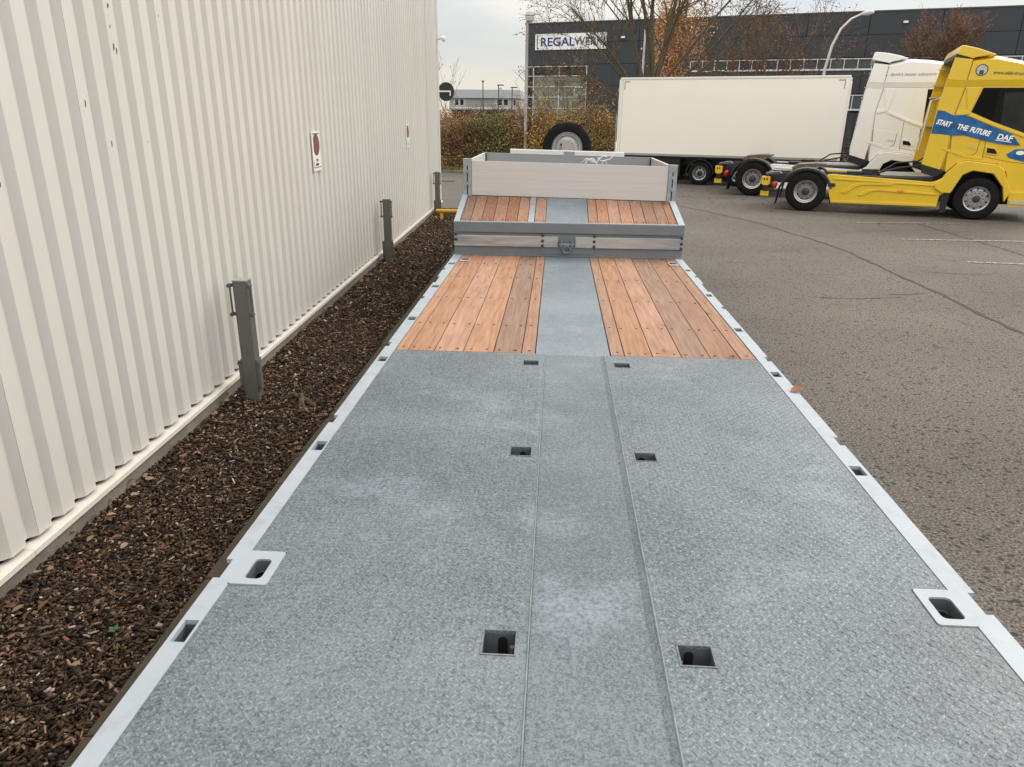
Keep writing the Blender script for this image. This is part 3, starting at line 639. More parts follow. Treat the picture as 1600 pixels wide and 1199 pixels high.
# side rails with stake pockets and notches
PL = [(1.70, 1.80), (3.03, 3.13), (4.36, 4.455), (5.375, 5.475), (6.53, 6.63), (7.66, 7.76)]
NL = [(2.02, 2.13), (3.36, 3.455), (4.69, 4.785), (6.09, 6.175), (6.74, 7.03), (7.36, 7.44)]
PR = [(1.62, 1.72), (2.97, 3.065), (4.28, 4.375), (5.29, 5.385), (6.42, 6.515), (7.555, 7.65)]
NR = [(2.01, 2.125), (3.29, 3.385), (4.585, 4.68), (5.97, 6.055), (6.61, 6.96), (7.25, 7.33)]
drift = lambda x, y, z: (x-.0048*max(0, y-1.2), y, z) if x < -1.09 else (x, y, z)
hl = [(-1.104, -1.062, a, b) for a, b in PL]+[(-1.13, -1.094, a, b) for a, b in NL]+[(-1.06, -1.0, 1.99, 2.188)]
g = MB().plate(-1.117, -1.055, -.6, 8.30, D-.014, D+.003, hl).map(drift); obj('side_rail', g, m_greylight, tl)
hr = [(1.362, 1.414, a, b) for a, b in PR]+[(1.407, 1.44, a, b) for a, b in NR]
g = MB().plate(1.350, 1.430, -.6, 8.30, D-.014, D+.003, hr); obj('side_rail', g, m_greylight, tl)
g = MB(); g.box(-1.052, -1.035, -.6, 8.3, D-.20, D-.016); obj('side_beam', g, m_pocket, tl)
g = MB(); g.box(1.332, 1.348, -.6, 8.3, D-.20, D-.016); obj('side_beam', g, m_pocket, tl)
for lst, x0, x1 in ((PL, -1.104, -1.062), (PR, 1.362, 1.414)):
    for a, b in lst:
        dx = -.0048*max(0, a-1.2)*.5 if x0 < 0 else 0
        g = MB(); zb = D-.10; g.box(x0-.006+dx, x0-.001+dx, a-.006, b+.006, zb, D-.0145); g.box(x1+.001, x1+.006, a-.006, b+.006, zb, D-.0145); g.box(x0-.001+dx, x1+.001, a-.006, a-.001, zb, D-.0145); g.box(x0-.001+dx, x1+.001, b+.001, b+.006, zb, D-.0145); g.box(x0-.006+dx, x1+.006, a-.006, b+.006, zb-.005, zb-.001)
        obj('stake_pocket', g, m_pocket, tl)
for lst, x0, x1 in ((NL, -1.093, -1.088), (NR, 1.401, 1.406)):
    for a, b in lst:
        dx = -.0048*max(0, a-1.2) if x0 < 0 else 0
        obj('notch_plate', MB().box(x0+dx, x1+dx, a-.02, b+.02, D-.13, D-.0145), m_pocket, tl)
def rounded(x0, x1, y0, y1, r, n=6):
    P = []
    for cx, cy, a0 in ((x1-r, y1-r, 0), (x0+r, y1-r, 90), (x0+r, y0+r, 180), (x1-r, y0+r, 270)):
        for i in range(n+1):
            a = R(a0+90*i/n); P.append((cx+r*math.cos(a), cy+r*math.sin(a)))
    return P
def eye(out_, hole):
    A = rounded(*out_, .012); Bh = rounded(*hole, .018); mb = MB(); n = len(A); z1, z0, zd = D+.0045, D-.012, D-.05
    for P, z in ((A, z1), (Bh, z1), (A, z0), (Bh, zd)): mb.v += [(x, y, z) for x, y in P]
    for i in range(n):
        j = (i+1) % n
        mb.f += [(i, j, n+j, n+i), (i, 2*n+i, 2*n+j, j), (n+i, n+j, 3*n+j, 3*n+i)]
    p = obj('lashing_eye_plate', mb, m_greylight, tl, fix=True)
    r = MB(); Bo = [(x*1.0, y) for x, y in rounded(hole[0]-.001, hole[1]+.001, hole[2]-.001, hole[3]+.001, .018)]
    for P, z in ((Bo, D-.002), (Bo, D-.045)): r.v += [(x, y, z) for x, y in P]
    Bi = rounded(hole[0]+.001, hole[1]-.001, hole[2]+.001, hole[3]-.001, .018)
    for P, z in ((Bi, D-.002), (Bi, D-.045)): r.v += [(x, y, z) for x, y in P]
    for i in range(n):
        j = (i+1) % n; r.f += [(2*n+i, 2*n+j, 3*n+j, 3*n+i)]
    obj('eye_sleeve', r, m_pocket, p, fix=False)
eye((-1.060, -.926, 1.991, 2.187), (-1.016, -.957, 2.022, 2.138))
eye((1.230, 1.356, 1.947, 2.133), (1.258, 1.332, 1.978, 2.090))
# rail ends, planks
bl = [-1.053, -.968, -.79, -.593, -.39, -.202, -.110]; br = [.392, .484, .668, .860, 1.049, 1.243, 1.347]
def plank(x0, x1, y0, y1, zf=None, sag=.001):
    g = MB(); q = .0028; z = D-.001+rng.uniform(-.0015, .0015)
    b = [(x0+q, y0, z-.04), (x1-q, y0, z-.04), (x1-q, y1, z-.04), (x0+q, y1, z-.04)]; t = [(x, y, zz+.04) for x, y, zz in b]
    g.hexa(b, t); return obj('plank', g, m_wood, tl, bevel=.0025)
for lst in (bl, br):
    for a, b in zip(lst[:-1], lst[1:]): plank(a, b, YE+.006+rng.uniform(0, .004), 8.29)
g = MB()
for lst in (bl, br):
    for a, b in zip(lst[:-1], lst[1:]):
        w_ = b-a
        for y in (4.69, 5.31, 6.18, 7.05, 7.75, 8.2):
            for f in ((.2, .8) if w_ > .11 else (.5,)):
                g.cyl((a+w_*f+rng.uniform(-.01, .01), y+rng.uniform(-.015, .015), D-.0005), .0095, .0024, (0, 0, 1), 7)
obj('screw_head', g, m_screw, tl, kind='stuff')
for x0, x1 in ((-1.03, -.93), (1.235, 1.335)):
    s_ = obj('corner_socket', MB().plate(x0, x1, 7.84, 8.0, D+.003, D+.009, []), m_greylight, tl)
    obj('slot', MB().plate(x0+.012, x1-.012, 7.90, 7.97, D+.0095, D+.0105, []), m_void, s_)
obj('deck_frame', MB().box(-.90, 1.19, -.6, 8.3, D-.30, D-.12), m_dark, tl)
# hidden running gear so that the deck stands on the ground
def small_wheel(parent, c, r, wdt, ax):
    h = holder('wheel', parent); k = r/.4
    obj('tyre', MB().lathe([(r*.56, -wdt/2), (r*.93, -wdt/2), (r, -wdt*.36), (r, wdt*.36), (r*.93, wdt/2), (r*.56, wdt/2)], c, ax, 32, True), m_rubber, h, smooth=50)
    obj('rim', MB().lathe([(r*.1, wdt*.2), (r*.3, wdt*.22), (r*.36, wdt*.1), (r*.47, wdt*.1), (r*.52, wdt*.45), (r*.57, wdt*.48), (r*.57, -wdt*.48), (r*.1, -wdt*.4)], c, ax, 32), m_steel, h, smooth=40)
for y in (-.45, .42):
    for x, s in ((-.78, -1), (1.07, 1)): small_wheel(tl, (x, y, .34), .34, .22, (s, 0, 0))
g = MB(); g.box(-.62, .9, -.5, -.4, .28, D-.31); g.box(-.62, .9, .37, .47, .28, D-.31); obj('axle', g, m_dark, tl)
g = MB()
for x in (-.75, .95): g.box(x, x+.12, 10.3, 10.42, .02, 1.1); g.box(x-.06, x+.18, 10.24, 10.48, 0, .02)
obj('landing_leg', g, m_dark, tl)
# front cross beam
obj('cross_beam', MB().box(-1.147, 1.432, 8.302, 8.42, D+.002, 1.028), m_grey, tl, bevel=.006)
obj('beam_lip', MB().box(-1.149, 1.436, 8.278, 8.42, 1.032, 1.146), m_grey, tl, bevel=.010)
obj('lip_edge', MB().tube([(-1.149, 8.282, 1.148), (1.436, 8.282, 1.148)], .009, 8), m_greylight, tl, smooth=60)
obj('beam_foot', MB().box(-1.147, 1.432, 8.25, 8.301, D+.002, D+.012), m_grey, tl)
obj('patch_plate', MB().box(-.155, .44, 8.2955, 8.3015, .80, 1.026), m_grey, tl, bevel=.002)
for x0, x1 in ((-1.144, .032), (.228, 1.428)):
    obj('bumper_strip', MB().box(x0, x1, 8.275, 8.2945, .878, 1.000), m_aluraw, tl, bevel=.004)
bsrc = None
for x, zs in ((-1.125, (1.008, .952)), (-.141, (1.012, .951, .896)), (.44, (1.012, .951, .896)), (1.412, (1.008, .945, .892))):
    for z in zs:
        c = (x, 8.2745 if z < 1.0 else 8.276, z)
        obj('bolt', MB().lathe([(.017, 0), (.017, -.008), (.008, -.014)], c, (0, 1, 0), 10), m_dark, tl)
te = obj('towing_eye', MB().lathe([(.042+.015*math.cos(a*math.pi/5), .015*math.sin(a*math.pi/5)) for a in range(10)], (.131, 8.245, .862), (0, 1, .25), 24, True), m_grey, tl, smooth=60)
g = MB(); g.box(.062, .082, 8.21, 8.2945, .89, .965); g.box(.182, .202, 8.21, 8.2945, .89, .965); g.tube([(.05, 8.235, .918), (.214, 8.235, .918)], .016, 10); obj('eye_bracket', g, m_grey, te, smooth=40)
# sloping neck
def tilt(x, y, z): return (x, y, z-.016*(x-.15)*min(1, max(0, (y-8.3)/.85)))
SY0, SY1, SZ0, SZ1 = 8.335, 9.14, 1.150, 1.332
def slab(x0, x1, th, lift=0, y0=SY0, y1=SY1):
    f = lambda y: SZ0+(SZ1-SZ0)*(y-SY0)/(SY1-SY0)
    g = MB(); g.hexa([(x0, y0, f(y0)-th), (x1, y0, f(y0)-th), (x1, y1, f(y1)-th), (x0, y1, f(y1)-th)], [(x0, y0, f(y0)+lift), (x1, y0, f(y0)+lift), (x1, y1, f(y1)+lift), (x0, y1, f(y1)+lift)]); return g
def neck_obj(name, g, m, **k): return obj(name, g.map(tilt), m, tl, **k)
lx = [-1.082, -.970, -.843, -.710, -.572, -.438, -.316]; rx = [.370, .476, .605, .739, .881, 1.015, 1.148, 1.272, 1.362]
m_wood2 = wood_mat('raw_hardwood_neck', (.27, .132, .078), (.40, .215, .134), (.07, .042, .028))
for lst in (lx, [-.242, -.114], rx):
    for a, b in zip(lst[:-1], lst[1:]):
        z = rng.uniform(-.001, .001); neck_obj('plank', slab(a+.003, b-.003, .04, z), m_wood2, bevel=.0025)
g = MB(); f = lambda y: SZ0+(SZ1-SZ0)*(y-SY0)/(SY1-SY0)
for lst in (lx, [-.242, -.114], rx):
    for a, b in zip(lst[:-1], lst[1:]):
        for y in (8.39, 9.08):
            for q in (.22, .78): g.cyl((a+(b-a)*q, y, f(y)+.0005), .008, .003, (0, 0, 1), 7)
neck_obj('screw_head', g, m_screw, kind='stuff')
neck_obj('alloy_cover_strip', slab(-.313, -.245, .03, .003), m_galv)
neck_obj('slope_plate', slab(-.111, .367, .03, .002), m_stripfar)
neck_obj('slope_flange', slab(-1.149, -1.086, .12, .012, 8.30, 9.20), m_greylight)
neck_obj('slope_flange', slab(1.366, 1.436, .12, .012, 8.30, 9.20), m_greylight)
neck_obj('neck_frame', MB().hexa([(-1.08, 8.43, 1.0), (1.36, 8.43, 1.0), (1.36, 13.4, 1.0), (-1.08, 13.4, 1.0)], [(-1.08, 8.43, 1.10), (1.36, 8.43, 1.10), (1.36, 9.15, 1.27), (-1.08, 9.15, 1.27)]) if False else MB().box(-1.08, 1.36, 9.16, 13.6, 1.05, 1.315), m_dark)
# dropside box on the neck
BY0, BY1, BZ0, BZ1 = 9.15, 11.15, 1.338, 1.742
m_board = pm('anodised_board', (.61, .585, .57), .42, .15, var=.035, vs=4, stretch=(.15, 1, 8), bump=.04, bs=60, dirt=.15, dcol=(.4, .38, .37), dscale=2)
nb = 4
for i in range(nb):
    z0 = BZ0+(BZ1-BZ0)*i/nb; z1 = BZ0+(BZ1-BZ0)*(i+1)/nb-.0003
    neck_obj('front_board', MB().box(-1.040, 1.332, BY0+.012, BY0+.040, z0+.0003, z1), m_board, bevel=.0004)
neck_obj('board_foot', MB().box(-1.045, 1.337, BY0+.006, BY0+.045, BZ0-.012, BZ0-.0005), m_dark)
for s, x0, x1 in ((-1, -1.142, -1.043), (1, 1.335, 1.440)):
    pp = neck_obj('corner_post', MB().box(x0, x1, BY0-.005, BY0+.10, BZ0-.04, BZ1+.012), m_galv, bevel=.006)
    xm = (x0+x1)/2
    obj('post_channel', MB().box(xm-.006, xm+.006, BY0-.0085, BY0-.0055, BZ0+.0, BZ1-.06).map(tilt), m_void, pp)
    for z in (BZ0+.12, BZ0+.26): obj('latch', MB().box(xm-.014, xm+.014, BY0-.018, BY0-.009, z, z+.035).map(tilt), m_galv, pp)
    obj('cap', MB().box(x0-.002, x1+.002, BY0-.007, BY0+.102, BZ1+.013, BZ1+.019).map(tilt), m_galv, pp)
neck_obj('side_board', MB().box(-1.092, -1.062, BY0+.105, BY1, BZ0, BZ1+.004), m_board)
neck_obj('side_board', MB().box(1.358, 1.390, BY0+.105, BY1, BZ0, BZ1+.004), m_board)
neck_obj('rear_board', MB().box(-1.092, 1.390, BY1+.003, BY1+.035, BZ0, BZ1+.002), pm('neck_wall_grey', (.28, .295, .305), .45, var=.05))
neck_obj('board_cap', MB().box(-1.094, 1.392, BY1+.0, BY1+.038, BZ1+.0025, BZ1+.009), m_galv)
for x in (-1.058, 1.342): neck_obj('corner_angle', MB().box(x, x+.014, BY1-.02, BY1+.002, BZ0, BZ1), m_dark)
neck_obj('box_floor', MB().box(-1.06, 1.356, BY0+.05, BY1, BZ0-.02, BZ0-.004), m_grey)
# white headboard rail beyond the box
hb = neck_obj('headboard', MB().box(-.745, 1.03, 11.88, 11.95, 1.32, 1.785), m_white, bevel=.012)
obj('headboard_latch', MB().box(.10, .26, 11.862, 11.8785, 1.725, 1.772).map(tilt), m_galv, hb)
# white tape left in the box
tp = thing('strap_tangle', 'tangle of white strap tape lying in the dropside box and over its board', 'strap', (.45, 9.4, 1.34), 0, None, True)
m_tape = pm('white_tape', (.72, .72, .70), .5, var=.04)
def ribbon(pts, wd):
    g = MB(); P = [Vector(p) for p in pts]; Q = []
    for i in range(len(P)-1):
        for k in range(4):
            t = k/4; p0, p1, p2, p3 = P[max(i-1, 0)], P[i], P[i+1], P[min(i+2, len(P)-1)]
            Q.append(.5*((2*p1)+(-p0+p2)*t+(2*p0-5*p1+4*p2-p3)*t*t+(-p0+3*p1-3*p2+p3)*t**3))
    Q.append(P[-1]); g.tube(Q, [wd]*len(Q), 6); return g
obj('tape', ribbon([(.42, 9.6, 1.34), (.50, 9.45, 1.60), (.56, 9.30, 1.765), (.64, 9.27, 1.80), (.70, 9.32, 1.90), (.70, 9.36, 1.99)], .0065), m_tape, tp, smooth=60)
obj('tape', ribbon([(.30, 9.5, 1.34), (.33, 9.32, 1.65), (.36, 9.26, 1.77), (.42, 9.25, 1.80), (.47, 9.27, 1.755), (.50, 9.26, 1.79), (.55, 9.27, 1.83), (.60, 9.3, 1.82)], .0055), m_tape, tp, smooth=60)
obj('tape', ribbon([(.6, 9.5, 1.34), (.52, 9.34, 1.66), (.45, 9.29, 1.76), (.38, 9.29, 1.79), (.34, 9.3, 1.75), (.36, 9.4, 1.6)], .005), m_tape, tp, smooth=60)
obj('tape', ribbon([(.25, 9.5, 1.34), (.28, 9.3, 1.7), (.31, 9.24, 1.765), (.35, 9.24, 1.80), (.40, 9.26, 1.77), (.44, 9.25, 1.755)], .0045), m_tape, tp, smooth=60)
obj('tape', ribbon([(.66, 9.5, 1.36), (.61, 9.35, 1.70), (.58, 9.27, 1.775), (.52, 9.26, 1.775), (.49, 9.3, 1.80), (.47, 9.4, 1.6)], .005), m_tape, tp, smooth=60)
# spare wheel
sw = thing('spare_wheel', 'spare wheel with black tyre standing behind the dropside box', 'wheel', (.145, 12.35, 1.41), 0, None, True)
c = (.145, 12.35, 1.808); r, wd = .398, .23
obj('tyre', MB().lathe([(.232, -.10), (.26, -.112), (.34, -.115), (.375, -.105), (.392, -.085), (.398, -.05), (.398, .05), (.392, .085), (.375, .105), (.26, .112), (.232, .10)], c, (0, 1, 0), 48, True), m_rubber, sw, smooth=50)
g = MB().lathe([(.02, -.03), (.10, -.03), (.115, -.01), (.17, .0), (.19, -.012), (.20, -.03), (.213, -.03), (.222, -.06), (.228, -.105), (.238, -.118), (.245, -.105), (.24, .1), (.02, .1)], c, (0, 1, 0), 48)
rm = obj('rim', g, pm('silver_rim', (.55, .56, .57), .3, .45, var=.1), sw, smooth=35)
obj('clamp_plate', MB().box(.065, .215, 12.24, 12.335, 1.5, 1.93), pm('clamp_grey', (.42, .38, .35), .5, var=.06), rm, bevel=.006)
obj('clamp_bolt', MB().cyl((.045, 12.30, 1.86), .018, .04, (0, -1, 0), 6), m_dark, rm)
g = MB()
for a0 in (62, 118):
    P = []
    for k in range(7):
        a = R(a0-9+18*k/6); P.append((math.cos(a), math.sin(a)))
    for k in range(6):
        (c0, s0), (c1, s1) = P[k], P[k+1]
        g.face_pts([(c[0]+c0*.3985, 12.30, c[2]+s0*.3985), (c[0]+c1*.3985, 12.30, c[2]+s1*.3985), (c[0]+c1*.3985, 12.26, c[2]+s1*.3985+.0005), (c[0]+c0*.3985, 12.26, c[2]+s0*.3985+.0005)])
obj('tyre_glint', g, m_letterwhite, sw, fix=False)  # white strips paint the glint on top of the tyre
g = MB(); g.box(-.12, .41, 12.22, 12.48, 1.316, 1.408); neck_obj('wheel_cradle', g, m_dark)
# one leaf lying on the right hand rail
fl = thing('fallen_leaf', 'single curled rust brown leaf on the right rail of the deck', 'leaf', (1.425, 4.03, D+.004), .4)
g = MB(); g.face_pts([(-.05, 0, .002), (-.02, .026, .016), (0, 0, .004)]); g.face_pts([(0, 0, .004), (-.02, .026, .016), (.03, .022, .024), (.05, 0, .012)]); g.face_pts([(-.05, 0, .002), (0, 0, .004), (-.02, -.022, .012)]); g.face_pts([(0, 0, .004), (.05, 0, .012), (.03, -.02, .02), (-.02, -.022, .012)])
g.tube([(.05, 0, .012), (.075, .006, .02)], .002, 5)
obj('blade', g, pm('rust_leaf', (.26, .085, .03), .7, var=.3, vs=40), fl, fix=False)
print('trailer done')

# ================================================================== VEHICLES
def big_wheel(parent, s, y, style, r=.505, wdt=.30, out=-1, rim_m=None):
    """wheel part (tyre, rim, hub) whose axis is the vehicle's cross axis; out=-1 faces the camera side"""
    h = holder('wheel', parent); h.location = (s, y, r); o = out
    obj('tyre', MB().lathe([(.290, o*wdt*.5), (.36, o*wdt*.53), (.45, o*wdt*.52), (.487, o*wdt*.46), (r, o*wdt*.36), (r, -o*wdt*.36), (.487, -o*wdt*.5), (.290, -o*wdt*.5)], (0, 0, 0), (0, 1, 0), 44, True), m_rubber, h, smooth=40)
    f = o*wdt*.5
    if style == 'front':
        pr = [(.02, f+o*.005), (.085, f+o*.005), (.09, f-o*.0), (.095, f-o*.02), (.185, f-o*.02), (.20, f-o*.045), (.245, f-o*.05), (.262, f-o*.005), (.288, f+o*.012), (.296, f), (.296, -f), (.02, -f)]
    else:
        pr = [(.02, f-o*.06), (.10, f-o*.06), (.105, f-o*.15), (.19, f-o*.15), (.225, f-o*.06), (.25, f-o*.05), (.265, f-o*.005), (.288, f+o*.012), (.296, f), (.296, -f), (.02, -f)]
    rm = obj('rim', MB().lathe(pr, (0, 0, 0), (0, 1, 0), 40), rim_m or m_steel, h, smooth=35)
    g = MB()
    for k in range(10):
        a = 2*math.pi*k/10; rr = .142 if style == 'front' else .155
        y0 = f-o*.021 if style == 'front' else f-o*.151
        g.cyl((rr*math.cos(a), y0, rr*math.sin(a)), .017, o*.03, (0, 1, 0), 6)
    obj('wheel_nut', g, m_nut, h, kind='stuff')
    g = MB()
    for k in range(10 if style == 'front' else 8):
        a = 2*math.pi*(k+.5)/(10 if style == 'front' else 8); rr = .232 if style == 'front' else .212
        y0 = f-o*.046 if style == 'front' else f-o*.085
        g.lathe([(.021, 0), (.021, o*.004)], (rr*math.cos(a), y0+o*.006, rr*math.sin(a)), (0, 1, 0), 12)
    obj('hand_hole', g, m_void, h, kind='stuff')
    g = MB().lathe([(.086, f-o*.02), (.086, f+o*.012), (.06, f+o*.028), (.02, f+o*.03)] if style == 'front' else [(.10, f-o*.14), (.10, f-o*.02), (.075, f+o*.0), (.02, f+o*.005)], (0, 0, 0), (0, 1, 0), 24)
    obj('hub', g, m_dark, h, smooth=40)
    return h

def tractor(name, label, loc, ang, paint, scale, livery):
    """tractor unit in its own frame: x forward from the rear axle, y away from the camera side, z up"""
    t = thing(name, label, 'tractor unit', loc, R(ang)); t.scale = (scale,)*3
    cam_, far_ = (lambda y: (lambda a, b: (a, y, b))), None
    at = cam_
    # cab lower body
    arch = [(4.60, .62), (4.42, 1.16), (4.20, 1.34), (3.53, 1.40), (3.34, 1.32), (3.16, 1.10)]
    low = [(3.14, 1.14), (3.10, 1.66), (3.08, 2.43), (3.20, 3.065), (5.10, 3.065), (5.36, 2.2), (5.45, 1.3), (5.45, .42), (4.66, .42)]+arch
    g = MB(); g.prism(low, at(.035), at(2.465)); cab = obj('cab', g, paint, t, bevel=.012)
    hi = (3.67, 3.735, 3.62, 3.48, 3.30) if livery else (3.70, 3.80, 3.765, 3.68, 3.42)
    up_ = [(3.20, 3.205), (3.25, hi[0]), (3.72, hi[1]), (4.24, hi[2]), (4.80, hi[3]), (5.08, hi[4]), (5.12, 3.205)]
    up2 = [(3.20, 3.205), (3.235, hi[0]-.09), (3.72, hi[1]-.08), (4.24, hi[2]-.075), (4.80, hi[3]-.08), (5.08, hi[4]-.06), (5.12, 3.205)]
    g = MB()
    n = len(up_)
    rings = [(up2, 0.0), (up_, .16), (up_, 2.34), (up2, 2.5)]
    for P, y in rings: g.v += [(a, y, b) for a, b in P]
    for k in range(3):
        for i in range(n): g.f.append((k*n+i, k*n+(i+1) % n, (k+1)*n+(i+1) % n, (k+1)*n+i))
    g.f += [tuple(range(n)), tuple(3*n+i for i in reversed(range(n)))]
    obj('high_roof', g, paint, t, smooth=30)
    g = MB(); g.prism([(0, 3.203), (.033, 3.068), (2.467, 3.068), (2.5, 3.203)], lambda a, b: (3.205, a, b), lambda a, b: (5.13, a, b)); obj('roof_shoulder', g, paint, t)
    # roof spoiler
    g = MB(); g.prism([(2.87, 3.78), (2.945, 3.955), (3.0, 3.965), (3.30, 3.895), (3.70, 3.755), (3.30, 3.70), (3.24, 3.675)] if livery else [(2.79, 3.79), (2.83, 3.975), (2.90, 3.985), (3.20, 3.95), (3.50, 3.88), (3.68, 3.815), (3.30, 3.73), (3.24, 3.70)], at(.03), at(2.47)); obj('roof_spoiler', g, paint, t, bevel=.02)
    g = MB(); g.prism([(2.885, 3.765), (3.22, 3.66), (3.2, 3.60), (2.88, 3.70)], at(.05), at(2.45)); obj('spoiler_underside', g, pm(paint.name+'_inner', (.03, .028, .02), .6), t)
    # side fairings, near and far
    for y0, y1 in ((.0, .045), (2.455, 2.5)):
        g = MB(); g.prism([(2.785, 3.215), (2.865, 3.70), (3.236, 3.655), (3.188, 3.195)], at(y0), at(y1)); obj('side_fairing', g, paint, t, bevel=.008)
        d = .03 if y0 == 0 else -.03
        g = MB(); g.prism([(2.60, 1.28), (2.665, 1.99), (2.71, 2.54), (2.762, 3.06), (3.183, 3.04), (3.068, 2.43), (3.088, 1.66), (3.02, 1.165)], at(y0+d), at(y1+d)); obj('side_fairing', g, paint, t, bevel=.008)
        g = MB(); g.hexa([(2.762, y0+d, 3.063), (3.183, y0+d, 3.043), (3.183, y1+d, 3.043), (2.762, y1+d, 3.063)], [(2.785, y0, 3.213), (3.187, y0, 3.193), (3.187, y1, 3.193), (2.785, y1, 3.213)]); obj('fairing_shoulder', g, paint, t)
    g = MB(); g.prism([(2.60, 1.275), (3.015, 1.16), (3.10, 1.10), (2.93, .98), (2.62, 1.08)], at(.04), at(.09)); obj('fairing_foot', g, m_black, t)
    g = MB(); g.prism([(2.60, 1.275), (3.015, 1.16), (3.10, 1.10), (2.93, .98), (2.62, 1.08)], at(2.41), at(2.46)); obj('fairing_foot', g, m_black, t)
    # ladder steps and grab rails behind the cab
    g = MB()
    for s, z in ((2.78, 3.55), (2.72, 3.16), (2.68, 2.86), (2.64, 2.15)):
        g.box(s+.02, s+.34, 2.30, 2.42, z, z+.03)
    obj('back_step', g, m_alu, t)
    g = MB()
    for y in (2.02, 2.16): g.tube([(2.92, y, 2.85), (2.74, y, 2.80), (2.66, y, 1.55), (2.85, y, 1.50)], .018, 8)
    obj('grab_rail', g, m_alu, t, smooth=50)
    obj('back_duct', MB().box(2.90, 3.07, 1.5, 2.3, 1.05, 2.9), paint, t, bevel=.03)
    # glass and door details on the near side
    def panel(nm, P, m, y=.0345, th=.006, par=None, **k):
        g = MB(); g.prism(P, at(y), at(y-th)); return obj(nm, g, m, par or t, **k)
    wl_ = [(3.575, 3.04), (3.43, 2.50), (3.94, 2.285)] if livery else [(4.30, 3.03), (4.33, 2.15)]
    win = panel('side_window', wl_+[(4.60, 2.05), (5.18, 1.98), (5.02, 3.03)], pm('window_seal', (.010, .010, .011), .5, spec=.1), th=.006)
    panel('pane', ([(4.03, 2.93), (4.085, 2.235)] if livery else [(4.38, 2.93), (4.40, 2.16)])+[ (4.60, 2.065), (5.10, 2.01), (4.96, 2.95)], m_glass, y=.028, th=.003, par=win)
    if livery: panel('pane', [(3.60, 2.99), (3.465, 2.52), (3.905, 2.33), (3.91, 2.99)], pm('rear_side_glass', (.008, .008, .008), .4, spec=.05), y=.028, th=.003, par=win)
    g = MB(); g.prism([(5.12, 3.03), (5.345, 2.2), (5.38, 2.0), (5.40, 2.0), (5.365, 2.22), (5.14, 3.03)], at(.2), at(2.3)); obj('windscreen', g, m_glass, t)
    g = MB(); g.box(5.451, 5.47, .3, 2.2, .55, 1.7); obj('grille', g, m_black, t)
    for y in (.10, 2.02): obj('headlight', MB().box(5.451, 5.475, y, y+.38, .7, .98), m_glass, t, bevel=.01)
    panel('belt_moulding', [(3.43, 2.47), (3.94, 2.255), (4.60, 2.015), (5.2, 1.93), (5.2, 1.88), (4.60, 1.955), (3.94, 2.19), (3.40, 2.41)], paint, th=.022, bevel=.006)
    panel('corner_moulding', [(3.24, 3.04), (3.52, 3.04), (3.40, 2.46), (3.12, 2.40), (3.13, 2.47), (3.33, 2.55)], paint, th=.018, bevel=.006)
    gap = pm(paint.name+'_gap', tuple(c*.12 for c in paint['base']), .6)
    def seam(P, wd=.011, y=.0343):
        g = MB()
        for (a0, b0), (a1, b1) in zip(P[:-1], P[1:]):
            d = Vector((a1-a0, b1-b0)).normalized(); q = Vector((-d.y, d.x))*wd/2
            g.face_pts([(a0+q.x, y-.0012, b0+q.y), (a0-q.x, y-.0012, b0-q.y), (a1-q.x, y-.0012, b1-q.y), (a1+q.x, y-.0012, b1+q.y)])
        return obj('panel_gap', g, gap, t, fix=False)
    seam([(3.085, 1.16), (3.12, 1.66), (3.10, 2.43), (3.21, 3.05)]); seam([(3.205, 3.22), (3.245, 3.64)], y=-.0005)
    seam([(3.86, 2.20), (3.865, 1.43)]); seam([(3.86, 1.50), (4.50, 1.38), (5.3, 1.34)], .009)
    lk = panel('locker_door', [(3.13, 1.97), (3.16, 1.645), (3.22, 1.60), (3.62, 1.53), (3.70, 1.58), (3.73, 1.88), (3.39, 1.965)], paint, th=.007, bevel=.003)
    seam([(3.12, 1.98), (3.15, 1.63), (3.22, 1.585), (3.63, 1.515), (3.715, 1.57), (3.745, 1.90)])
    dh = panel('door_handle', [(3.89, 1.73), (4.10, 1.695), (4.19, 1.58), (4.15, 1.53), (3.90, 1.57)], paint, th=.02, bevel=.006)
    panel('recess', [(3.92, 1.70), (4.08, 1.675), (4.145, 1.585), (4.12, 1.56), (3.925, 1.59)], m_void, y=.0144, th=.002, par=dh)
    panel('crease', [(2.98, 1.68), (3.86, 1.46), (3.86, 1.42), (3.45, 1.475), (3.0, 1.63)], paint, th=.012, bevel=.005)
    # wheel arch fender
    fo = [(2.96, .82), (3.09, .95), (3.18, 1.10), (3.36, 1.33), (3.53, 1.395), (4.18, 1.335), (4.36, 1.22), (4.60, .70)]
    fi = [(4.50, .46), (4.42, .80), (4.16, 1.11), (3.72, 1.17), (3.52, 1.06), (3.34, .62), (3.14, .62), (2.98, .72)]
    g = MB(); g.prism(fo+fi, at(-.055), at(.10)); obj('fender', g, paint, t, bevel=.02)
    g = MB(); g.prism([(3.30, 1.30), (3.52, 1.37), (4.18, 1.31), (4.33, 1.20), (4.55, .75), (4.46, .50), (4.40, .80), (4.15, 1.10), (3.73, 1.15), (3.54, 1.05), (3.37, .60), (3.2, .80)], at(.101), at(.60)); obj('arch_liner', g, m_black, t)
    panel('entry_step', [(4.56, .70), (5.42, .72), (5.42, .36), (4.60, .36)], paint, y=.03, th=.04, bevel=.01)
    panel('step_tread', [(4.62, .50), (5.40, .50), (5.40, .42), (4.63, .42)], m_alu, y=-.011, th=.02)
    g = MB(); g.prism([(3.14, .60), (3.34, .62), (3.32, .16), (3.20, .12)], at(.05), at(.08)); obj('splash_flap', g, m_black, t)
    # chassis
    g = MB()
    for y in (.80, 1.60): g.box(-1.05, 4.9, y, y+.10, .66, .93)
    for s in (-1.0, -.35, .6, 1.6, 2.5): g.box(s, s+.12, .91, 1.59, .70, .90)
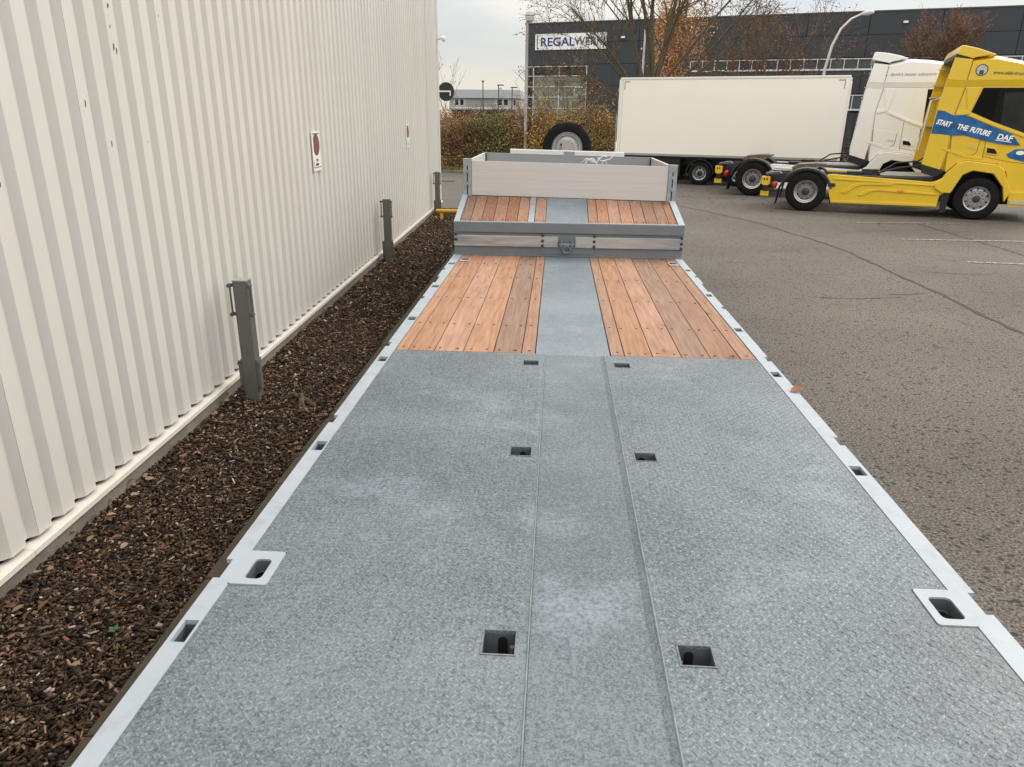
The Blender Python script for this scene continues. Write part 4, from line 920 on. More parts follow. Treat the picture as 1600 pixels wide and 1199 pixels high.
    obj('chassis_frame', g, m_dark, t)
    g = MB(); g.box(-1.08, -1.00, .12, 2.38, .52, .66); g.box(-1.05, -.95, .5, 2.0, .66, .92); obj('rear_crossmember', g, m_black, t)
    g = MB(); g.prism([(-.42, 1.02), (.3, 1.10), (.42, 1.13), (.42, 1.17), (.2, 1.19), (-.3, 1.15), (-.46, 1.05)], at(.80), at(1.70)); obj('coupling_plate', g, pm('greasy_plate', (.16, .12, .08), .5, .4, var=.4, vs=8), t)
    g = MB(); g.box(-.3, .3, .74, .84, .94, 1.03); g.box(-.3, .3, 1.66, 1.76, .94, 1.03); obj('coupling_mount', g, m_dark, t)
    obj('catwalk', MB().box(1.75, 2.95, .42, 2.05, .955, .975), pm('tread_alloy', (.34, .33, .31), .45, .4, var=.25, vs=50, bump=.5, bs=60), t)
    g = MB(); g.box(.95, 1.55, .5, 1.1, .93, 1.02); g.tube([(1.7, .9, .98), (2.1, 1.0, 1.25), (2.6, 1.1, 1.3), (3.0, 1.2, 1.6)], .022, 7); g.tube([(1.7, 1.1, .98), (2.2, 1.15, 1.12), (2.7, 1.2, 1.2), (3.0, 1.3, 1.5)], .022, 7); g.box(1.3, 1.7, .7, 1.0, .96, 1.08)
    obj('air_lines', g, m_black, t)
    obj('red_coupling', MB().cyl((1.62, .86, 1.0), .04, .09, (0, 0, 1), 10), pm('coupling_red', (.35, .03, .02), .5), t)
    obj('deck_edge', MB().box(.60, 2.92, .125, .40, .88, .945), m_black, t)
    obj('tank', MB().box(1.0, 2.9, .14, .75, .32, .86), m_dark, t, bevel=.04)
    obj('engine_block', MB().box(2.9, 5.2, .66, 1.84, .35, 1.1), m_dark, t)
    # side skirt with its pressed chevrons
    g = MB(); g.prism([(.47, .94), (.56, .965), (2.90, .865), (3.00, .90), (3.20, 1.02), (3.32, .98), (3.20, .60), (3.12, .55), (3.10, .27), (2.55, .26), (2.50, .30), (2.0, .30), (1.9, .26), (.66, .24), (.60, .40)], at(0), at(.12)); sk = obj('side_skirt', g, paint, t, bevel=.012)
    g = MB(); g.prism([(.47, .94), (2.90, .865), (3.20, 1.02), (3.10, .27), (.66, .24)], at(2.38), at(2.5)); obj('side_skirt', g, paint, t)
    def ridge(P, par=sk, y=-.0005, th=.02): return panel('pressed_ridge', P, paint, y=y, th=th, par=par, bevel=.008)
    ridge([(.66, .26), (.72, .31), (1.90, .335), (2.35, .34), (3.08, .33), (3.09, .275), (1.9, .265)])
    ridge([(.85, .52), (1.10, .73), (1.30, .79), (2.10, .80), (2.0, .74), (1.36, .73), (1.20, .68), (.98, .505)])
    ridge([(1.25, .47), (1.48, .62), (1.70, .66), (3.05, .60), (3.06, .55), (1.72, .60), (1.55, .565), (1.38, .455)])
    ridge([(.62, .88), (2.92, .80), (3.1, .86), (3.1, .83), (2.95, .765), (.62, .84)])
    obj('side_marker', MB().box(2.16, 2.31, -.03, -.021, .585, .635), pm('amber_lens', (.75, .22, .02), .25), sk)
    obj('filler_flap', MB().box(.52, .70, -.018, -.001, .655, .745), m_black, sk, bevel=.004)
    # rear mudguard and flap
    oa = []
    for k in range(13): a = R(172-164*k/12); oa.append((-.0+.655*math.cos(a)-.02, .52+.585*math.sin(a)))
    ia = [(x*.93-.0, .52+(z-.52)*.93) for x, z in reversed(oa)]
    for y0, y1 in ((-.02, .62), (1.88, 2.52)):
        g = MB(); g.prism(oa+ia, at(y0), at(y1)); obj('mudguard', g, pm('mudguard_plastic', (.022, .022, .024), .5, var=.2, dirt=.4, dcol=(.08, .075, .07), dscale=4), t, smooth=35)
        g = MB(); g.prism([(-.685, .62), (-.655, .62), (-.72, .15), (-.745, .15)], at(y0+.04), at(y1-.04)); obj('mud_flap', g, m_rubber, t)
        g = MB(); g.prism([(.60, .62), (.635, .62), (.645, .22), (.62, .22)], at(y0+.04), at(y1-.04)); obj('mud_flap', g, m_rubber, t)
    g = MB(); g.prism([(-1.06, .935), (-.72, .985), (-.66, .93), (-1.05, .89)], at(.12), at(.5)); obj('mudguard_bracket', g, pm('bracket_grey', (.08, .09, .10), .5), t)
    for y in (.06, 2.20): obj('tail_light', MB().lathe([(.01, -.10), (.06, -.07), (.075, 0), (.06, .07), (.01, .10)], (-.80, y+.06, .64), (.15, 0, 1), 14), pm('red_lens', (.45, .015, .012), .2), t, smooth=60)
    for y, o_ in ((.165, -1), (2.335, 1)):
        big_wheel(t, 0, y, 'rear', out=o_); big_wheel(t, 3.93, y, 'front', out=o_)
    obj('axle', MB().tube([(0, .3, .505), (0, 2.2, .505)], .08, 10).tube([(3.93, .3, .505), (3.93, 2.2, .505)], .07, 10), m_dark, t)
    # print
    text('lettering', 'XG', .085, (3.49, .0262, 1.665), m_steel, t, 8, .35, sx=1.5)
    if livery:
        m_blue = pm('livery_blue', (.007, .105, .28), .35, var=.5, vs=4)
        bb = [(2.715, 2.54), (2.87, 2.52), (3.06, 2.43), (3.09, 2.425), (3.09, 1.965), (2.88, 1.99), (2.668, 2.0)]
        panel('livery_band', bb, m_blue, y=.0292, th=.002)
        panel('livery_band', [(3.092, 2.428), (3.33, 2.435), (3.42, 2.39), (3.90, 2.19), (4.36, 2.02), (4.58, 1.77), (4.28, 1.78), (3.84, 1.86), (3.74, 1.885), (3.39, 1.98), (3.092, 1.965)], m_blue, y=.0115, th=.0015)
        g = panel('livery_patch', [(4.34, 1.56), (4.50, 1.68), (5.35, 1.72), (5.40, 1.38), (4.72, 1.40), (4.40, 1.48)], m_blue, y=.0345, th=.003)
        g = MB(); g.prism([(4.62+.09*math.cos(a*math.pi/8), 1.60+.05*math.sin(a*math.pi/8)) for a in range(16)], at(.031), at(.0302)); obj('logo_print', g, m_letterwhite, t)
        text('lettering', 'START', .155, (2.735, .0250, 2.23), m_letterwhite, t, 13, .15, offset=.007, sx=.70)
        text('lettering', 'THE', .16, (3.185, .0070, 2.128), m_letterwhite, t, 13, .15, offset=.007, sx=.80)
        text('lettering', 'FUTURE', .16, (3.47, .0070, 2.062), m_letterwhite, t, 13, .15, offset=.007, sx=.76)
        text('lettering', 'DAF', .17, (4.06, .0070, 1.905), m_letterwhite, t, 8, .12, offset=.006, sx=1.0)
        g = MB(); g.prism([(4.05, 1.888), (4.385, 1.842), (4.385, 1.826), (4.05, 1.872)], at(.0096), at(.0062)); obj('underline_print', g, m_letterwhite, t)
        text('lettering', 'www.ebb-truck', .105, (3.70, -.0030, 3.335), m_letterdark, t, 3, .1, offset=.001, sx=.98)
        em = MB(); em.prism([(3.46+.130*math.cos(a*math.pi/16), 3.42+.130*math.sin(a*math.pi/16)) for a in range(32)], at(-.0005), at(-.003)); e_ = obj('emblem', em, m_letterdark, t)
        g = MB(); g.prism([(3.46+.108*math.cos(a*math.pi/16), 3.42+.108*math.sin(a*math.pi/16)) for a in range(32)], at(-.0032), at(-.0045)); obj('disc', g, pm('emblem_grey', (.45, .46, .47), .5), e_)
        g = MB(); g.prism([(3.415, 3.325), (3.505, 3.325), (3.505, 3.415), (3.42, 3.42)], at(-.0047), at(-.006)); obj('truck_print', g, m_letterdark, e_)
        for z, a in ((1.335, 4.30), (1.295, 4.30)): text('lettering', 'Leergew.' if False else '--', .03, (a, .033, z), m_letterdark, t)
    else:
        text('lettering', "... damit's besser ankommt", .115, (3.19, -.0030, 3.375), pm('grey_print', (.22, .22, .22), .5), t, 0, .3, sx=1.0)
        panel('door_sign', [(4.30, 2.02), (4.62, 2.0), (4.62, 1.74), (4.30, 1.76)], pm('blue_sign', (.01, .05, .25), .4), y=.0345, th=.003)
        text('lettering', 'V', .22, (4.40, .0295, 1.79), m_letterwhite, t, 2, .1, sx=1.2)
    return t
def paintm(name, col, **k):
    m = pm(name, col, .28, var=.03, vs=1.5, coat=.5, **k); m['base'] = col; return m
m_yellow = paintm('metallic_yellow_paint', (.72, .485, .022), dirt=.12, dcol=(.3, .22, .05), dscale=2)
m_cabwhite = paintm('cab_white_paint', (.82, .82, .80))
YLOC, YANG = (6.572, 20.243, 0), -19.3
WLOC, WANG = (6.158, 24.216, 0), -20.0
ty = tractor('yellow_tractor', 'yellow tractor unit with blue slogan band on its cab side', YLOC, YANG, m_yellow, 1.0, True)
tw = tractor('white_tractor', 'white tractor unit parked behind the yellow one', WLOC, WANG, m_cabwhite, 1.035, False)
m_chock = pm('chock_yellow', (.72, .45, .015), .45, var=.06)
def chock(label, loc, ang, sc):
    c = thing('wheel_chock', label, 'wheel chock', loc, R(ang), 'yellow wheel chocks carried at the tractor tails'); c.scale = (sc,)*3
    y0, y1 = .06, .28
    L = lambda y: (lambda a, b: (a, y, b))
    g = MB(); g.prism([(-1.14, .66), (-1.14, .85), (-.93, .85), (-.93, .66), (-.98, .62), (-1.09, .62)], L(y0), L(y1)); b = obj('head', g, m_chock, c, bevel=.008)
    for s in (-1.075, -1.005): obj('hole', MB().box(s-.018, s+.018, y0-.002, y0-.0005, .755, .81), m_void, b)
    g = MB(); g.prism([(-1.09, .618), (-.98, .618), (-.96, .47), (-1.10, .47)], L(y0+.03), L(y1-.03)); obj('shaded_waist', g, m_black, c)  # black colour stands for the shadow in the concave middle
    g = MB(); g.box(-1.135, -.93, y0, y1, .35, .40)
    for k in range(5): g.box(-1.135+k*.042, -1.135+k*.042+.03, y0, y1, .402, .465)
    obj('foot', g, m_chock, c)
    obj('hanger', MB().box(-1.05, -1.0, .13, .2, .855, .93), m_dark, c)
chock('yellow wheel chock at the tail of the yellow tractor', YLOC, YANG, 1.0)
chock('yellow wheel chock at the tail of the white tractor', WLOC, WANG, 1.035)

# white box trailer
TA = -20.3
bt = thing('box_trailer', 'white box trailer with plain cream side parked behind the tractors', 'trailer', (5.20, 28.05, 0), R(TA))
m_box = pm('box_cream_white', (.86, .815, .73), .4, var=.02, vs=.6, coat=.2, dirt=.06, dcol=(.6, .55, .47), dscale=.7)
m_trim = pm('box_trim_white', (.76, .74, .69), .4, var=.02)
S0, S1, Z0, Z1, TWD = -3.20, 4.66, .99, 3.69, 2.5
obj('body', MB().box(S0+.06, S1-.06, .012, TWD-.012, Z0+.05, Z1-.05), m_box, bt)
g = MB(); g.box(S0+.04, S1-.04, -.006, .05, Z1-.07, Z1); g.box(S0+.04, S1-.04, TWD-.05, TWD+.006, Z1-.07, Z1); obj('roof_rail', g, m_trim, bt, bevel=.01)
obj('roof', MB().box(S0+.05, S1-.05, .052, TWD-.052, Z1-.045, Z1-.004), m_box, bt)
for s in (S0, S1-.07):
    for y in (-.008, TWD-.062): obj('corner_post', MB().box(s, s+.07, y, y+.07, Z0, Z1-.072 if False else Z1-.071), m_trim, bt, bevel=.012)
g = MB(); g.box(S0+.072, S1-.072, -.004, .04, Z0, Z0+.075); g.box(S0+.072, S1-.072, TWD-.04, TWD+.004, Z0, Z0+.075); obj('side_rail', g, pm('rail_greenish_grey', (.30, .31, .28), .5), bt)
obj('panel_gap', MB().box(S0+.14, S0+.148, .0085, .0118, Z0+.08, Z1-.08), pm('trailer_gap', (.3, .29, .27), .6), bt)
obj('rear_door', MB().box(S0-.006, S0-.001, .07, TWD-.07, Z0+.06, Z1-.08), m_box, bt)
for z in (1.2, 2.2, 3.2): obj('hinge', MB().box(S0-.03, S0-.007, -.012, .10, z, z+.12), m_galv, bt)
g = MB(); g.tube([(S0-.05, .02, 1.0), (S0-.05, .02, 2.4)], .018, 8); obj('door_rod', g, m_galv, bt)
for s, d in ((S0+.19, 1), (S1-.18, -1)):
    g = MB()
    for k in range(4): g.box(min(s+d*k*.055, s+d*(k*.055+.04)), max(s+d*k*.055, s+d*(k*.055+.04)), .0085, .0118, Z1-.165, Z1-.13)
    for k in range(1, 5): g.box(min(s, s+d*.035), max(s, s+d*.035), .0085, .0118, Z1-.165-k*.06, Z1-.125-k*.06)
    obj('contour_marking', g, pm('marking_grey', (.12, .11, .10), .5), bt)
obj('chassis', MB().box(S0+.1, S1-.1, .55, .68, .70, .985).box(S0+.1, S1-.1, 1.8, 1.93, .70, .985).box(S0+.1, S1-.1, .05, 2.45, .93, .984), m_black, bt)
obj('rear_bumper', MB().box(S0+.02, S0+.12, .1, 2.4, .42, .55), m_black, bt)
for s in (S0+.5, S0+1.0, 1.0, 2.0): obj('chassis_bracket', MB().box(s, s+.08, .2, 2.3, .45, .92), m_black, bt)
def rs(s, y, o_):
    h = holder('wheel', bt); h.location = (s, y, .42); r = .42; wd = .28
    obj('tyre', MB().lathe([(.24, o_*wd*.5), (.31, o_*wd*.53), (.385, o_*wd*.5), (.42, o_*wd*.36), (.42, -o_*wd*.36), (.24, -o_*wd*.5)], (0, 0, 0), (0, 1, 0), 36, True), m_rubber, h, smooth=40)
    f = o_*wd*.5
    obj('rim', MB().lathe([(.02, f-o_*.08), (.16, f-o_*.10), (.20, f-o_*.06), (.225, f), (.245, f+o_*.01), (.245, -f), (.02, -f)], (0, 0, 0), (0, 1, 0), 32), m_steel, h, smooth=40)
    g = MB()
    for k in range(8): a = 2*math.pi*k/8; g.lathe([(.028, 0), (.028, o_*.004)], (.165*math.cos(a), f-o_*.09, .165*math.sin(a)), (0, 1, 0), 10)
    obj('hand_hole', g, m_void, h, kind='stuff')
    obj('hub', MB().lathe([(.10, f-o_*.1), (.09, f-o_*.02), (.03, f)], (0, 0, 0), (0, 1, 0), 16), m_black, h, smooth=40)
for s in (0, 1.36):
    for y, o_ in ((.16, -1), (2.34, 1)): rs(s, y, o_)
    oa = [(s+.50*math.cos(R(178-176*k/12)), .42+.50*math.sin(R(178-176*k/12))) for k in range(13)]; ia = [(s+(x-s)*.94, .42+(z-.42)*.94) for x, z in reversed(oa)]
    g = MB(); g.prism(oa+ia, lambda a, b: (a, .0, b), lambda a, b: (a, .4, b)); obj('mudguard', g, m_black, bt, smooth=35)
    obj('axle', MB().tube([(s, .25, .42), (s, 2.25, .42)], .06, 8), m_black, bt)
obj('side_light_bar', MB().box(.62, .95, .02, .05, .60, .70), m_white, bt)
g = MB(); g.prism([(S0+.25, .75), (S0+.29, .75), (S0+.33, .12), (S0+.28, .12)], lambda a, b: (a, .05, b), lambda a, b: (a, .5, b)); obj('mud_flap', g, m_rubber, bt)
obj('pallet_box', MB().box(-2.75, -.75, .12, 2.38, .30, .925), m_black, bt)
obj('pallet_box', MB().box(2.05, 4.4, .12, 2.38, .30, .925), m_black, bt)
obj('drawbar', MB().box(S1-.1, S1+.9, 1.15, 1.35, .55, .7).box(3.6, 3.75, .9, 1.6, .02, .72), m_black, bt)
obj('front_box', MB().box(S1+.002, S1+.07, .12, .5, 1.2, 2.6), m_dark, bt)
print('vehicles done')

# ================================================================== BUILDINGS BEYOND
BA = -18.0
bd = thing('dark_warehouse', 'long anthracite warehouse with white sign and ribbon windows beyond the yard', 'warehouse', (-3.05, 68.95, 0), R(BA))
m_anth = pm('anthracite_cladding', (.026, .031, .037), .55, var=.10, vs=.5, dirt=.12, dcol=(.06, .065, .07), dscale=.4)
BH, BLn, BD = 9.80, 48.0, 30
obj('wall_core', MB().box(.05, BLn-.05, .15, BD, 0, BH-.02), pm('core_black', (.02, .02, .022), .8), bd)
def holes_split(x0, x1, z0, z1):
    return MB().box(x0+.02, x1-.02, 0, .12, z0+.015, z1-.015)
cols = [5.62]+[5.62+4.755*k for k in range(1, 10)]
# cladding panels, leaving the window openings free
edges = [5.62]+[5.62+4.265*k for k in range(1, 3)]+[14.15+ (26.94-14.15)/3*k for k in range(1, 4)]+[31.67, 36.55, 41.3, 46.1, BLn]
for a, b in zip(edges[:-1], edges[1:]):
    for z0, z1 in ((0.0, 1.0), (1.0, 2.9), (4.25, 5.87), (6.78, 8.3), (8.3, BH)):
        if a < 14.1: continue
        obj('cladding_panel', holes_split(a, b, z0, z1), m_anth, bd)
for a, b in ((5.62, 9.88), (9.88, 14.15)):
    for z0, z1 in ((0, 1.6), (1.6, 3.2), (3.2, 4.9), (4.9, 6.6), (6.6, 8.3), (8.3, BH)): obj('cladding_panel', holes_split(a, b, z0, z1), m_anth, bd)
for z0, z1 in ((6.56, 8.2), (8.2, BH)): obj('cladding_panel', holes_split(0, 5.62, z0, z1), m_anth, bd)
obj('cladding_panel', holes_split(-.0, .20, 0, 6.54), m_anth, bd)
obj('end_wall', MB().box(-.05, .04, .13, BD, 0, BH), m_anth, bd)
obj('roof_edge', MB().box(-.08, BLn, -.03, .3, BH+.002, BH+.10), pm('roof_flashing', (.05, .055, .06), .4), bd)
obj('roof', MB().box(-.05, BLn, .31, BD, BH-.0, BH+.06), m_anth, bd)
# glazed entrance corner
fr = holder('glazed_corner', bd)
g = MB()
xsf = [.22, .77, 3.12, 5.56]; zsf = [6.46, 5.70, 4.84, 4.0, 3.1, 2.0, .2]
for x in xsf: g.box(x-.035, x+.035, -.03, .10, .2, 6.50)
for z in zsf: g.box(.19, 5.595, -.025, .095, z-.03, z+.03)
obj('frame', g, m_frame, fr)
g = MB(); g.box(4.5, 5.45, -.035, .0955, 4.76, 4.82); g.box(4.5, 5.45, -.035, .0955, 4.14, 4.2); g.box(4.5, 4.56, -.034, .0955, 4.201, 4.759); g.box(5.39, 5.45, -.034, .0955, 4.201, 4.759); obj('vent_sash', g, m_frame, fr)
for a, b in zip(xsf[:-1], xsf[1:]):
    for i, (z1, z0) in enumerate(zip(zsf[:-1], zsf[1:])):
        dark = i == 0 or a < .5
        obj('pane', MB().box(a+.04, b-.04, .04, .07, z0+.035, z1-.035), m_glass if dark else m_glassgreen, fr)
# ribbon windows
def ribbon_window(x0, x1, z0, z1):
    h = holder('ribbon_window', bd); n = round((x1-x0)/.955); st = (x1-x0)/n
    g = MB(); g.box(x0, x1, -.04, .10, z0-.14, z0-.02); g.box(x0, x1, -.03, .09, z1+.0, z1+.06)
    for k in range(n+1): g.box(x0+k*st-.03, x0+k*st+.03, -.028, .088, z0-.018, z1-.002)
    obj('frame', g, m_frame, h); src = None
    for k in range(n):
        if src is None: src = obj('pane', MB().box(.04, st-.04, .05, .07, z0-.01, z1-.005), m_ribglass, h); src.location = (x0, 0, 0)
        else: share('pane', src, h, (x0+k*st, 0, 0))
m_ribglass = pm('ribbon_glass', (.022, .034, .04), .08, var=.6, vs=.6, spec=.8)
ribbon_window(14.2, 47.5, 6.03, 6.66); ribbon_window(14.2, 47.5, 3.2, 4.12)
for s in (8.55, 29.3, 41): obj('wall_light', MB().box(s-.16, s+.16, -.16, -.002, 8.52 if s < 20 else 9.0, 8.66 if s < 20 else 9.14), m_white, bd)
obj('rain_pipe', MB().tube([(11.9, -.08, .2), (11.9, -.08, BH)], .05, 8), m_galv, bd, smooth=50)
sg = thing('shop_sign', 'white sign board with blue lettering high on the anthracite warehouse', 'sign', (-3.05, 68.95, 0), R(BA))
obj('board', MB().box(.90, 7.17, -.10, -.002, 7.76, 9.0), pm('sign_white', (.80, .80, .80), .45, var=.01), sg)
m_sblue = pm('sign_blue', (.012, .045, .17), .5, var=.02); m_sdark = pm('sign_dark', (.03, .033, .045), .5, var=.02)
text('lettering', 'REGAL', .93, (1.36, -.105, 8.06), m_sblue, sg, 0, 0, .01, .018, 1.10)
text('lettering', 'WERK', .93, (4.42, -.105, 8.06), m_sdark, sg, 0, 0, .01, 0, .95)
g = MB()
for x, d in ((1.06, 1), (7.00, -1)):
    g.box(min(x, x+d*.07), max(x, x+d*.07), -.115, -.101, 7.86, 8.90)
    for z in (7.86, 8.84): g.box(min(x+d*.0705, x+d*.20), max(x+d*.0705, x+d*.20), -.115, -.101, z, z+.06)
obj('bracket_lettering', g, m_sdark, sg)
# low pale office block far off
ob = thing('office_block', 'low pale grey office block far away beyond the hedge', 'building', (-16.9, 120, 0), R(-3))
m_off = pm('pale_facade', (.36, .37, .38), .6, var=.06, vs=.4)
obj('wall', MB().box(0, 10.6, .0, 14, 0, 5.1), m_off, ob)
obj('fascia', MB().box(-.1, 10.8, -.35, 14, 5.102, 6.25), pm('fascia_grey', (.40, .42, .44), .5, var=.04), ob)
obj('roof', MB().box(0, 10.6, .1, 13.8, 6.252, 6.32), m_off, ob)
for x0, x1 in ((.7, 1.4), (1.5, 2.2), (7.3, 8.2), (8.3, 9.1), (9.8, 10.3)): w_ = obj('window', MB().box(x0, x1, -.03, -.002, 4.0, 5.0), m_frame, ob); obj('pane', MB().box(x0+.08, x1-.08, -.045, -.031, 4.08, 4.92), m_glass, w_)
for x0, x1 in ((2.6, 4.6), (4.7, 6.9)): obj('blind_panel', MB().box(x0, x1, -.04, -.002, 3.95, 5.05), pm('blind', (.28, .275, .27), .7, var=.08, vs=4, stretch=(1, 1, 6)), ob)
obj('sill_band', MB().box(-.1, 10.7, -.10, -.002, 3.55, 3.75), m_frame, ob)
obj('lower_window', MB().box(.3, 10.2, -.05, -.003, 1.2, 3.4), m_glass, ob)
obj('vent', MB().box(7.0, 7.5, 4, 4.5, 6.33, 6.75), m_galv, ob)

# ---- lamps and sign
m_pole = pm('lamp_pole_galvanised', (.30, .29, .275), .5, .4, var=.12, vs=3, dirt=.3, dcol=(.16, .15, .13))
l1 = thing('street_lamp', 'straight grey street lamp with a small lantern in front of the hedge', 'street lamp', (-1.42, 33.2, .09), 0, 'street lamps', True)
obj('pole', MB().tube([(-1.42, 33.2, 0), (-1.42, 33.2, 1.2), (-1.42, 33.2, 1.22), (-1.42, 33.2, 6.0)], [.095, .09, .075, .06], 12), m_pole, l1, smooth=40)
obj('lantern', MB().lathe([(.06, 0), (.16, .06), (.19, .20), (.16, .24)], (-1.32, 33.2, 5.96), (0, 0, 1), 18), pm('lantern_glass', (.55, .53, .48), .25), l1, smooth=40)
obj('lantern_hood', MB().lathe([(.20, 0), (.20, .05), (.15, .15), (.04, .18)], (-1.32, 33.2, 6.202), (0, 0, 1), 18), m_galv, l1, smooth=40)
l2 = thing('street_lamp', 'curved whip street lamp rising behind the white box trailer', 'street lamp', (12.4, 38.2, .09), 0, 'street lamps', True)
P = [(12.4, 38.2, 0), (12.42, 38.2, 3.2), (12.48, 38.2, 4.6), (12.66, 38.2, 5.6), (12.95, 38.2, 6.3), (13.35, 38.2, 6.72), (13.8, 38.2, 6.93)]
obj('pole', MB().tube(P, [.09, .075, .065, .06, .055, .05, .045], 10), pm('pale_pole', (.55, .54, .52), .4, .3, var=.08), l2, smooth=50)
obj('lamp_head', MB().lathe([(.04, 0), (.10, .12), (.12, .35), (.07, .55), (.02, .6)], (13.75, 38.2, 6.92), (1, 0, .16), 14), pm('lamp_head_grey', (.5, .5, .49), .35), l2, smooth=40)
l3 = thing('street_lamp', 'thin pale lamp mast seen among the stems of the big bare tree', 'street lamp', (5.15, 50, .09), 0, 'street lamps', True)
obj('pole', MB().tube([(5.15, 50, 0), (5.17, 50, 8.1)], [.08, .055], 8), pm('pale_pole', (.55, .54, .52), .4), l3, smooth=50)
obj('arm', MB().tube([(5.17, 50, 8.1), (5.4, 50, 8.2), (5.7, 50, 8.2)], [.05, .05, .08], 8), m_pole, l3, smooth=50)
for x, zt, lb in ((-11.0, 7.1, 'far lamp post with round head by the pale office block, leftmost of three'), (-8.75, 6.6, 'far lamp post, middle one of three by the office block'), (-6.8, 6.3, 'far lamp post, rightmost of three by the office block')):
    o = thing('lamp_post', lb, 'street lamp', (x, 112, 0), 0, 'far lamp posts', True)
    obj('pole', MB().tube([(x, 112, 0), (x, 112, zt)], .07, 6), m_dark, o)
    obj('lamp_head', MB().box(x-.2, x+(.2 if x < -10 else .75), 111.85, 112.15, zt, zt+.14), m_dark, o, bevel=.03)
rs_ = thing('round_sign', 'dark green back of a round traffic sign beside the warehouse corner', 'traffic sign', (-3.85, 24.2, 0), 0, None, True)
obj('post', MB().tube([(-3.85, 24.24, 0), (-3.85, 24.24, 3.3)], .035, 10), m_pole, rs_, smooth=50)
obj('disc', MB().lathe([(.27, 0), (.275, .01), (.27, .02)], (-3.52, 24.1, 3.0), (.25, 1, 0), 32), pm('sign_back_green', (.018, .026, .02), .5), rs_)
obj('clamp_arm', MB().box(-3.9, -3.36, 24.045, 24.085, 2.985, 3.03).box(-3.40, -3.36, 24.045, 24.085, 2.88, 2.984), m_white, rs_)
dr = thing('drain_grate', 'iron drain grate in the asphalt by the verge kerb', 'drain', (-4.15, 28.0, .005), R(VA) if False else 0, None, True)
obj('grate', MB().plate(-4.45, -3.85, 27.75, 28.25, .004, .012, [(-4.40+.11*i, -4.40+.11*i+.06, 27.80, 28.20) for i in range(5)]), m_dark, dr)
obj('pit', MB().box(-4.44, -3.86, 27.76, 28.24, .001, .0035), m_void, dr)
print('buildings done')

# ================================================================== PLANTS
def grow(mb, p, d, r, L, depth, maxd, q, leaf, rr):
    """one limb with its side limbs"""
    n = 5 if depth == 0 else (4 if depth < 3 else 3); P = [Vector(p)]; rad = [r]; d = Vector(d).normalized()
    for i in range(n):
        d = (d+Vector((rr.gauss(0, q['kink']), rr.gauss(0, q['kink']), rr.gauss(0, q['kink'])+q['up']))).normalized()
        P.append(P[-1]+d*L/n); rad.append(max(q['rmin'], r*(1-.62*(i+1)/n)))
    mb.tube(P, rad, 6 if depth == 0 else (4 if depth == 1 else 3), cap=False)
    if depth >= maxd-1: leaf += P[1:]
    if depth >= maxd: return
    for k in range(q['kids'][min(depth, len(q['kids'])-1)]):
        t = rr.uniform(q['t0'], 1.0); i = min(n-1, int(t*n)); f = t*n-i; pt = P[i].lerp(P[i+1], f); dd = (P[i+1]-P[i]).normalized()
        a = dd.orthogonal().normalized(); a.rotate(Matrix.Rotation(rr.uniform(0, 6.283), 3, dd)); an = R(rr.uniform(*q['ang']))
        nd = dd*math.cos(an)+a*math.sin(an)
        grow(mb, pt, nd, max(q['rmin'], rad[i]*q['rk']), L*rr.uniform(*q['lk']), depth+1, maxd, q, leaf, rr)
def twig_mat(name, c): return pm(name, c, .85, var=.25, vs=6)
m_leaf = attr_mat('autumn_leaf', .75)
def plant(name, label, cat, base, stems, q, maxd, m, leaves=None, group=None, seed=1, holdback=1.0):
    """tree: stems is a list of (direction, radius, length); leaves = (count, size, palette, spread)"""
    rr = random.Random(seed); t = thing(name, label, cat, base, 0, group); mb = MB(); leaf = []
    for d, r, L, *o in stems: grow(mb, o[0] if o else (rr.uniform(-.1, .1), rr.uniform(-.1, .1), 0), d, r, L, 0, maxd, q, leaf, rr)
    o = obj('trunk', mb, m, t, fix=False, smooth=60)
    if leaves and leaf:
        k, size, pal, sp_ = leaves; A = np.array([tuple(v) for v in leaf]); P = A[nrg.integers(0, len(A), k)]+nrg.normal(0, sp_, (k, 3))
        c = np.array(pal)[nrg.integers(0, len(pal), k)]*(1+.3*nrg.uniform(-1, 1, (k, 1)))
        V, F, C = leaf_quads(P, size, c); fast('crown', V, F, m_leaf, t, C)
    return t
BR = twig_mat('olive_grey_bark', (.085, .066, .036)); RB = twig_mat('reddish_twig', (.14, .085, .055)); GB = twig_mat('grey_twig', (.13, .11, .09))
qbig = dict(kink=.08, up=.02, kids=[8, 6, 4, 3], t0=.28, ang=(22, 55), rk=.5, lk=(.34, .58), rmin=.007)
stems = []
for a, r, L in ((-70, .060, 3.9), (-58, .065, 4.6), (-46, .065, 5.0), (-35, .07, 5.8), (-25, .085, 7.5), (-15, .10, 8.5), (-7, .11, 9), (-1, .10, 9), (6, .115, 9), (15, .10, 8.5), (24, .095, 8.2), (33, .085, 8), (43, .075, 7.2), (54, .07, 6.6)):
    yy = rng.uniform(-.35, .35); stems.append((Vector((math.sin(R(a)), yy*.6, math.cos(R(a)))), r, L))
plant('bare_tree', 'large bare many stemmed tree with sparse brown leaves behind the box trailer', 'tree', (4.2, 37.5, 2.7), stems, qbig, 3, BR, (5200, .042, [(.17, .068, .035), (.12, .05, .028), (.24, .11, .05)], .14), 'bare trees beyond the yard', 5)
tk = COL.objects['bare_tree']; g = MB().tube([(0, 0, -2.65), (0, 0, -1.2), (0, 0, .12)], [.42, .36, .34], 12); obj('base_trunk', g, BR, tk, smooth=60)
qpop = dict(kink=.05, up=.10, kids=[26, 4, 3], t0=.12, ang=(18, 42), rk=.4, lk=(.14, .26), rmin=.008)
